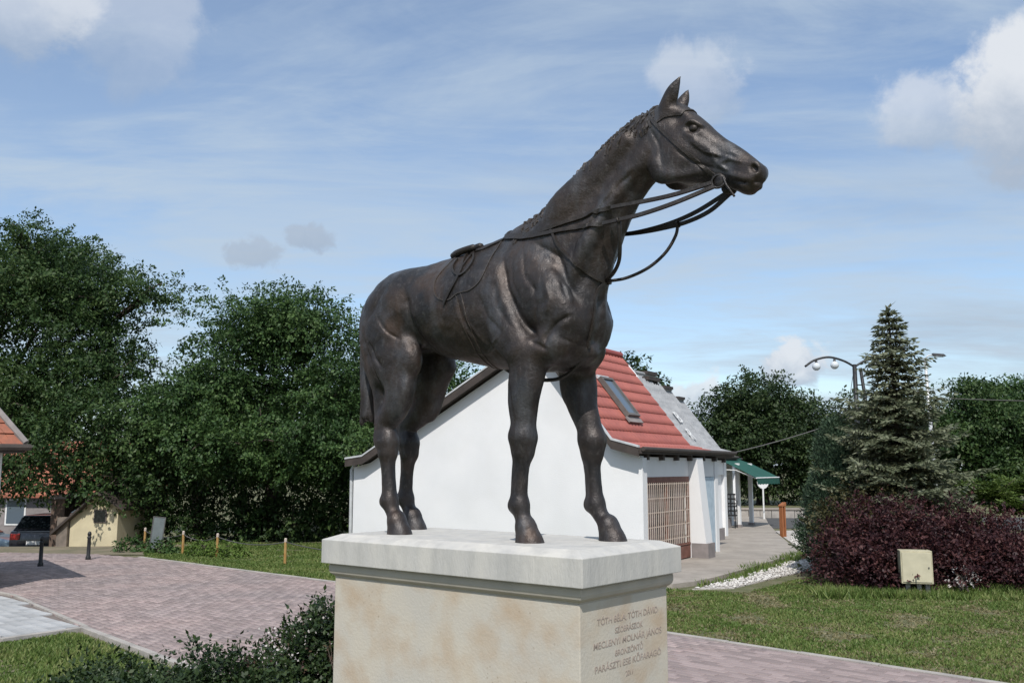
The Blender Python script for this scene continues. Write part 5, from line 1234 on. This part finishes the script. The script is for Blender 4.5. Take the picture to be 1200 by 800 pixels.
tree('round_oak_tree', 'large round dark tree standing behind the green awning', (15.3, 57, 0),
     [(15.3, 57, 5.0, 3.4, 3, 3.0), (13.2, 56.5, 5.2, 2.2, 2, 2.0), (17.2, 56.6, 5.0, 2.1, 2, 2.2), (15.0, 56, 2.4, 3.9, 2.2, 2.3), (12.2, 56, 2.6, 2.0, 1.8, 2.3), (18.2, 56, 2.2, 2.2, 1.8, 2.2)], 2800, 30, .20, L_far, 16, .4, twig=.8, gap=.35, spread=1.4, inner=.12, sub=9)
tree('second_oak_tree', 'dark tree standing behind the globe lamp post', (20.6, 58, 0),
     [(20.6, 58, 4.2, 2.5, 2.4, 2.5), (19.2, 57.5, 3.0, 2.2, 2, 2.4), (22.6, 57.5, 3.2, 2.2, 2, 2.6), (21, 57, 1.8, 3, 2, 1.8)], 1600, 30, .20, L_far, 17, .35, twig=.8, gap=.35, spread=1.4, sub=8)
WOOD = [(25.2, 60, 7.4, 'leftmost tree of the wood, behind the spruce top'), (29.0, 58, 8.0, 'tall wood tree right behind the street lamp'), (32.8, 61, 8.6, 'broad wood tree beyond the spreading juniper'), (36.5, 58, 8.2, 'dense wood tree beside the broad one, over the purple shrub'), (40.5, 60, 8.9, 'last tree of the wood beside the overhead cable'), (45, 59, 8.4, 'outermost tree of the wood past the cable')]
for i, (x, y, h, lb) in enumerate(WOOD):
    r0 = random.Random(40 + i)
    lobes = [(x, y, h * .62, 2.5, 2.4, h * .34), (x - 1.7, y - .6, h * .48, 2.0, 2, h * .33), (x + 1.8, y - .7, h * .45, 2.1, 2, h * .32), (x, y - 1.2, h * .22, 2.9, 2, h * .24), (x + r0.uniform(-1, 1), y, h * .84, 1.4, 1.4, h * .15)]
    tree('wood_tree', lb, (x, y, 0), lobes, 1400, 28, .22, [L_far, L_dark, L_mid][i % 3], 50 + i, .32, 'trees of the wood on the right', twig=.8, gap=.35, spread=1.4, sub=8)
tree('lane_tree', 'tree beyond the lane behind the white car', (-29, 52, -1), [(-29, 52, 5, 3.4, 3, 3.2), (-26, 52, 4, 2.6, 2.4, 2.6), (-32, 51, 4.4, 2.8, 2.4, 2.8)], 1500, 13, .3, L_far, 70, .35, twig=.8, gap=.3)
tree('garden_tree', 'tree behind the pale house in the garden beyond the shed', (-18, 53, -.8), [(-18, 53, 5, 3, 3, 3), (-15, 53, 4.2, 2.6, 2.4, 2.6), (-11.5, 52, 4.6, 2.8, 2.4, 2.8), (-8, 51, 3.8, 2.6, 2.4, 2.8)], 1800, 13, .3, L_far, 71, .35, twig=.8, gap=.3)

# ---- undergrowth under the linden, its darker leaf standing in for the crown's shade
def bush(name, label, cat, base, lobes, nclump, per, size, mat, seed, stems=9, group=None, **kw):
    r = np.random.default_rng(seed); o = thing(name, label, cat, base, 0, group); b = np.array(base)
    rel = [(x - b[0], y - b[1], z - b[2], rx, ry, rz) for x, y, z, rx, ry, rz in lobes]
    mb = MB()
    for k in range(stems):
        q = rel[k % len(rel)]; tip = Vector((q[0] + r.uniform(-.7, .7) * q[3], q[1] + r.uniform(-.6, .6) * q[4], q[2] + q[5] * .7)); a = Vector((q[0] * .7 + r.uniform(-.1, .1), q[1] * .7 + r.uniform(-.1, .1), -.05))
        mb.tube(smooth_line([a, a.lerp(tip, .5) + Vector((0, 0, .12)), tip], 4), [.022 - .0021 * i for i in range(9)], 5)
    tag(mb.build('stems', M_bark, o), kind='stuff')
    V, Fq = crown_leaves(rel, nclump, per, size, r, **kw); np_mesh('foliage', V, Fq, mat, o)
    return o
bush('undergrowth', 'undergrowth toned dark for tree shade along the back of the chained lawn', 'shrub', (-7, 28.8, 0), [(-10.2, 28.6, .5, .9, .8, .7), (-8.6, 29.0, .6, 1.3, .8, .9), (-6.8, 28.9, .6, 1.4, .8, .9), (-5.0, 28.8, .6, 1.3, .8, .9), (-3.7, 28.6, .6, 1.0, .7, .9)], 1300, 13, .13, L_dark, 80, 14, twig=.4)
bush('small_shrub', 'small bright green shrub at the foot of an ochre chain post', 'shrub', (-7.35, 23.6, 0), [(-7.8, 23.7, .16, .34, .3, .2), (-7.05, 23.5, .14, .40, .3, .18)], 220, 10, .075, L_weed, 81, 6, twig=.18)
bush('grass_clump', 'tall weeds beside the leaning notice board', 'weeds', (-9.7, 25.0, 0), [(-10.0, 25.1, .12, .5, .35, .18), (-9.1, 24.6, .1, .4, .3, .14)], 150, 9, .10, L_mid, 82, 4, twig=.2)
# purple barberry mass with its three domes, and the bronze-green shrub behind it
bush('purple_barberry', 'dense dark purple shrub spreading beside the walk, behind the utility box', 'shrub', (7.8, 17.6, 0),
     [(6.55, 17.5, .52, .82, .75, .62), (7.25, 17.7, .72, .95, .85, .80), (8.2, 17.8, .58, 1.05, .85, .72), (9.3, 17.7, .50, 1.1, .85, .66), (10.3, 17.6, .46, .9, .8, .58), (7.6, 17.1, .4, 1.4, .5, .42), (9.2, 17.0, .4, 1.2, .5, .42), (6.6, 17.0, .3, .62, .45, .34)],
     3600, 22, .062, L_purple, 83, 40, twig=.34, inner=.2, aspect=.6, up=.25, droop=.0, spread=1.1)
bush('bronze_shrub', 'bronze green shrub rising between the purple shrub and the spruce', 'shrub', (7.2, 18.9, 0), [(6.6, 18.7, 1.05, .55, .5, .5), (7.3, 18.8, 1.25, .6, .5, .55), (8.1, 18.9, 1.1, .6, .5, .5)], 900, 13, .075, L_mixed, 84, 12, twig=.3, up=.3)
# white blossom at the foot of the shrub
for i, (x, y, lb) in enumerate(((7.9, 16.55, 'white flowers growing beside the utility box'), (9.75, 16.9, 'white flowers in the purple shrub away from the box'))):
    bush('white_flowers', lb, 'flowers', (x, y, 0), [(x, y, .28, .22, .15, .13)], 26, 6, .05, L_flower, 85 + i, 5, twig=.08)

# ---- blue spruce
def spruce(base, H, R, seed):
    r = np.random.default_rng(seed); o = thing('blue_spruce', 'blue green spruce with bare leader and drooping whorled branches', 'tree', base, 0)
    MB().tube([(0, 0, -.1), (.02, 0, H * .5), (0, .02, H * .93), (-.02, .02, H)], [.11, .06, .015, .006], 8).build('trunk', M_bark, o, smooth=True)
    P, D, N, S = [], [], [], []; tw = MB(); nlev = 33
    for i in range(nlev):
        t = i / (nlev - 1); z = .30 + (H - .42) * t ** .92
        Rl = R * (1 - t) ** .82 * r.uniform(.86, 1.12) + .10
        if .64 < t < .74: Rl *= .8
        if t > .84: Rl *= .85
        if t > .93: Rl *= .9
        nb = int(10 - 4.5 * t)
        for b in range(nb):
            az = b * 2 * PI / nb + i * 1.9 + r.uniform(-.25, .25); L = Rl * r.uniform(.62, 1.18)
            if r.random() < .08: continue
            ca, sa = math.cos(az), math.sin(az); dr = .34 * (1 - t) + .02 - .25 * max(0, t - .8)
            n = max(5, int(L / .07))
            for j in range(n + 1):
                s = j / n; x = L * s; zz = z - dr * x * (1.25 - .75 * s) + (.10 * L * s * s)
                c = np.array([ca * x, sa * x, zz])
                # side twigs, longest at mid branch, held flat and hanging a little
                w = (.12 + .46 * L * math.sin(min(1, s * 1.15 + .12) * PI) ** .8 * .55)
                for sg in (-1, 1):
                    m = max(2, int(w / .045))
                    for q in range(m):
                        a = q / m; p = c + np.array([-sa * sg, ca * sg, 0]) * w * a + np.array([ca, sa, 0]) * w * .55 * a + np.array([0, 0, -.30 * w * a * a - .015]) + r.normal(size=3) * .012
                        dv = np.array([-sa * sg * .8 + ca * .6, ca * sg * .8 + sa * .6, -.12]) + r.normal(size=3) * .3
                        P.append(p); D.append(dv); N.append(np.array([0, -.2, 1]) + r.normal(size=3) * .9); S.append((.105 + .04 * r.random()))
                P.append(c); D.append(np.array([ca, sa, .1]) + r.normal(size=3) * .3); N.append(np.array([0, 0, 1.]) + r.normal(size=3) * .4); S.append(.15)
            tw.tube([(0, 0, z), (ca * L * .5, sa * L * .5, z - dr * L * .44), (ca * L * .92, sa * L * .92, z - dr * L * .48)], [.016, .009, .003], 4)
    for k in range(7):
        a = k * .9; P.append(np.array([0, 0, H - .02 * k])); D.append(np.array([math.cos(a) * .8, math.sin(a) * .8, .7])); N.append(np.array([0, 0, 1.])); S.append(.22 - .02 * k)
    tag(tw.build('branches', M_bark, o), kind='stuff')
    P, D, N, S = map(np.array, (P, D, N, S)); rad = np.hypot(P[:, 0], P[:, 1]); lim = R * (1 - np.clip(P[:, 2] / H, 0, 1)) ** .82
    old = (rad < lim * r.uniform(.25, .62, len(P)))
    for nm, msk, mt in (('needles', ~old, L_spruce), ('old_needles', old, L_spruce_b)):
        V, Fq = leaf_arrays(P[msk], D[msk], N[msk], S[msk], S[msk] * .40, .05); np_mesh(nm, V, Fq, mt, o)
spruce((8.05, 19.4, 0), 5.6, 1.95, 91)

def upright_juniper(base, H, R, seed):
    r = np.random.default_rng(seed); o = thing('upright_juniper', 'grey green conical juniper standing at the edge of the white gravel', 'tree', base, 0)
    MB().tube([(0, 0, -.1), (0, 0, H * .9)], [.07, .01], 7).build('trunk', M_bark, o)
    n = 5200; z = H * r.random(n) ** 1.25; az = r.uniform(0, 2 * PI, n)
    lump = np.array([noise.noise(Vector((math.cos(a) * 2.1, math.sin(a) * 2.1, q * 1.7))) for a, q in zip(az, z)])
    rr = R * np.minimum(1, (z / H + .06) * 4) ** .6 * (1 - z / H) ** .72 * (1 + .34 * lump) * r.uniform(.72, 1.06, n) + .02
    B = np.stack([rr * np.cos(az), rr * np.sin(az), z], 1); out = np.stack([np.cos(az), np.sin(az), np.zeros(n)], 1)
    tw = unit(out * .6 + np.array([0, 0, 1.0]) + r.normal(size=(n, 3)) * .28) * r.uniform(.12, .30, (n, 1)); per = 9
    t = r.random((n, per, 1)); P = B[:, None] + tw[:, None] * t + r.normal(size=(n, per, 3)) * .018
    D = unit(tw)[:, None] + r.normal(size=(n, per, 3)) * .35; N = out[:, None] + r.normal(size=(n, per, 3)) * .5
    s = .075 * r.uniform(.7, 1.3, n * per); V, Fq = leaf_arrays(P.reshape(-1, 3), D.reshape(-1, 3), N.reshape(-1, 3), s, s * .36, .05); np_mesh('foliage', V, Fq, L_jun, o)
upright_juniper((6.95, 20.0, 0), 3.1, .80, 92)
def spreading_juniper(base, label, lobes, seed):
    r = np.random.default_rng(seed); o = thing('spreading_juniper', label, 'shrub', base, 0, 'spreading junipers behind the purple shrub')
    P, D, N, S = [], [], [], []; mb = MB()
    for k in range(150):
        q = lobes[k % len(lobes)]; az = r.uniform(0, 2 * PI); L = q[3] * r.uniform(.6, 1.15); el = r.uniform(.15, .75); d = np.array([math.cos(az) * math.cos(el), math.sin(az) * math.cos(el), math.sin(el)]); c0 = np.array(q[:3]) - np.array(base)
        if k % 6 == 0: mb.tube([tuple(c0 * (1, 1, 0)), tuple(c0), tuple(c0 + d * L * .8)], [.02, .014, .004], 4)
        side = np.array([-math.sin(az), math.cos(az), 0])
        for j in range(16):
            s = j / 15; c = c0 + d * L * s + np.array([0, 0, -.22 * L * s * s])
            for sg in (-1, 1):
                for w in range(3):
                    P.append(c + side * sg * .07 * w * (1.1 - .6 * s) + r.normal(size=3) * .02); D.append(d * .8 + side * sg * .7 + r.normal(size=3) * .25); N.append(np.array([0, 0, 1.]) + r.normal(size=3) * .4); S.append(.10)
    tag(mb.build('stems', M_bark, o), kind='stuff')
    P, D, N, S = map(np.array, (P, D, N, S)); V, Fq = leaf_arrays(P, D, N, S, S * .4, .05); np_mesh('foliage', V, Fq, L_sav, o)
spreading_juniper((10.4, 19.6, 0), 'bright green spreading juniper right of the spruce', [(9.9, 19.4, 1.55, .85), (10.8, 19.5, 1.70, .9), (11.6, 19.4, 1.55, .8), (10.4, 19.0, 1.3, .8)], 93)
spreading_juniper((8.9, 20.2, 0), 'low green juniper tucked under the spruce skirts', [(9.2, 19.4, .95, .55), (8.8, 20.6, .9, .7)], 94)

# ---- flowering hedge at the foot of the plinth
hg = thing('cotoneaster_hedge', 'low leafy hedge with pale blossom at the side of the plinth', 'hedge', (-1.9, 6.6, 0))
r = np.random.default_rng(95)
HL = [(-1.81, 6.1499999999999995, 0.46, 0.65, 0.5, 0.47), (-2.41, 6.3, 0.42, 0.63, 0.5, 0.43), (-1.36, 6.449999999999999, 0.6, 0.44, 0.42, 0.51), (-2.16, 5.8, 0.42, 0.95, 0.5, 0.41), (-1.24, 6.6499999999999995, 0.95, 0.27, 0.28, 0.25)]
rel = [(x + 1.9, y - 6.6, z, a, b_, c) for x, y, z, a, b_, c in HL]
V, Fq = crown_leaves(rel, 9000, 12, .036, r, twig=.15, inner=.25, aspect=.58, up=.3, droop=.0); np_mesh('foliage', V, Fq, L_hedge, hg)
mb = MB(); SP, SD, SN, SS = [], [], [], []; FP = []
for k in range(110):
    q = rel[int(r.integers(len(rel)))]; a = np.array([q[0] + r.uniform(-.8, .8) * q[3], q[1] + r.uniform(-.8, .8) * q[4], q[2] + q[5] * .55]); L = r.uniform(.08, .24); d = unit(np.array([r.normal() * .35, r.normal() * .35, 1.]))
    e = a + d * L; mb.tube([tuple(a - d * .25), tuple((a + e) / 2 + r.normal(size=3) * .015), tuple(e)], [.005, .0035, .002], 4)
    for j in range(13):
        s = j / 12; SP.append(a + d * L * s); SD.append(r.normal(size=3) + d * .4); SN.append(r.normal(size=3) * .5 + np.array([0, 0, 1.])); SS.append(.030 * r.uniform(.7, 1.2))
    if r.random() < .5:
        for j in range(int(r.integers(4, 14))): FP.append(a + d * L * r.random() + r.normal(size=3) * .04)
tag(mb.build('stems', M_bark, hg), kind='stuff')
V, Fq = leaf_arrays(np.array(SP), np.array(SD), np.array(SN), np.array(SS), np.array(SS) * .6); np_mesh('young_shoots', V, Fq, L_hedgered, hg)
for c, n in (((.58, -.15, 1.10), 90), ((.40, -.30, .96), 120), ((-.45, -.1, .80), 90), ((-.05, -.2, .86), 70), ((-.55, -.1, .74), 40)):
    FP += list(np.array(c) + r.normal(size=(n, 3)) * np.array([.13, .1, .05]))
FP = np.array(FP); s = np.full(len(FP), .019); V, Fq = leaf_arrays(FP, r.normal(size=FP.shape), r.normal(size=FP.shape) + np.array([0, -.6, .8]), s, s * .9); tag(np_mesh('blossom', V, Fq, L_flower, hg), kind='stuff')

# ---- grass
def grass(name, label, poly, n, hgt, seed, dens_noise=.9, thr=-.25, mat=L_grass, excl=()):
    r = np.random.default_rng(seed); P = np.array(poly); Q = r.uniform(P.min(0), P.max(0), (int(n * 1.8), 2)); Q = Q[in_poly(Q, poly)]
    for ex in excl: Q = Q[~in_poly(Q, ex)]
    Q = Q[:n]; nz = np.array([noise.noise(Vector((a * dens_noise, b_ * dens_noise, seed))) for a, b_ in Q.tolist()]); kp = nz + r.uniform(-.28, .28, len(Q)) > thr; Q, nz = Q[kp], np.maximum(nz[kp], -.4)
    per = 4; m = len(Q); B = np.repeat(Q, per, 0) + r.normal(size=(m * per, 2)) * .03; h = hgt * (1 + .9 * np.repeat(nz, per)) * r.uniform(.4, 1.4, m * per)
    az = r.uniform(0, 2 * PI, m * per); w = .008 + .002 * B[:, 1] * .35; z = ground_h(B[:, 0], B[:, 1]) - .01
    lean = r.normal(size=(m * per, 2)) * (h * .45)[:, None]
    V = np.stack([np.stack([B[:, 0] - np.cos(az) * w, B[:, 1] - np.sin(az) * w, z], 1), np.stack([B[:, 0] + np.cos(az) * w, B[:, 1] + np.sin(az) * w, z], 1), np.stack([B[:, 0] + lean[:, 0], B[:, 1] + lean[:, 1], z + h], 1)], 1)
    tag(np_mesh(name, V.reshape(-1, 3), np.arange(m * per * 3).reshape(-1, 3), mat), label, 'grass', kind='stuff')
LAWN_R = [(2.1, 12.8), (4.8, 10.05), (9, 5.9), (13, 9), (13, 19), (9, 22), (8.2, 22.7), (6.8, 20.1), (5.5, 18.6), (4.2, 16.9), (3.0, 17.2), (1, 16), (-1, 15.9)]
grass('lawn_grass', 'patchy short grass of the lawn in front of the purple shrub', LAWN_R, 60000, .030, 101, 1.3, -.22)
grass('dry_grass', 'thin dry grass and moss in the worn lawn patches', LAWN_R, 30000, .022, 106, 2.5, -.5, L_dry)
grass('long_grass', 'longer grass along the foot of the purple shrub', [(5.2, 16.1), (11, 15.6), (11, 17.2), (5.4, 17.4)], 5000, .13, 102)
grass('lawn_grass', 'grass of the chained lawn behind the paving', [(-9.0, 23.3), (-3.3, 18.3), (1.8, 13.1), (2, 16), (-2.6, 21), (-3.4, 27.5), (-10, 28), (-9.8, 25)], 30000, .04, 103, 1.2, -.35)
grass('lawn_grass', 'grass corner between the grey paving and the hedge', [(-6.6, 12.1), (-5.95, 12.9), (-4.3, 11.1), (-2.5, 9.25), (-1.2, 7.0), (-2, 4.5), (-9, 6.5), (-12, 10), (-9, 12.7)], 30000, .045, 104, 1.1, -.6)
grass('lawn_grass', 'grass growing up to the foot of the white gable', [(-3.4, 27.3), (-2.6, 21), (2, 16), (3.0, 17.3), (2.45, 17.7), (2.7, 19.9), (-3.9, 23.9), (-3.6, 27)], 16000, .045, 107, 1.2, -.4)
grass('walk_weeds', 'weeds growing along the broken edge of the concrete walk', [(3.4, 17.6), (4.4, 18.5), (5.7, 20.6), (7.1, 22.8), (7.5, 23.9), (7.2, 23.9), (6.6, 23.0), (5.2, 20.8), (4.0, 18.8)], 1500, .13, 105)
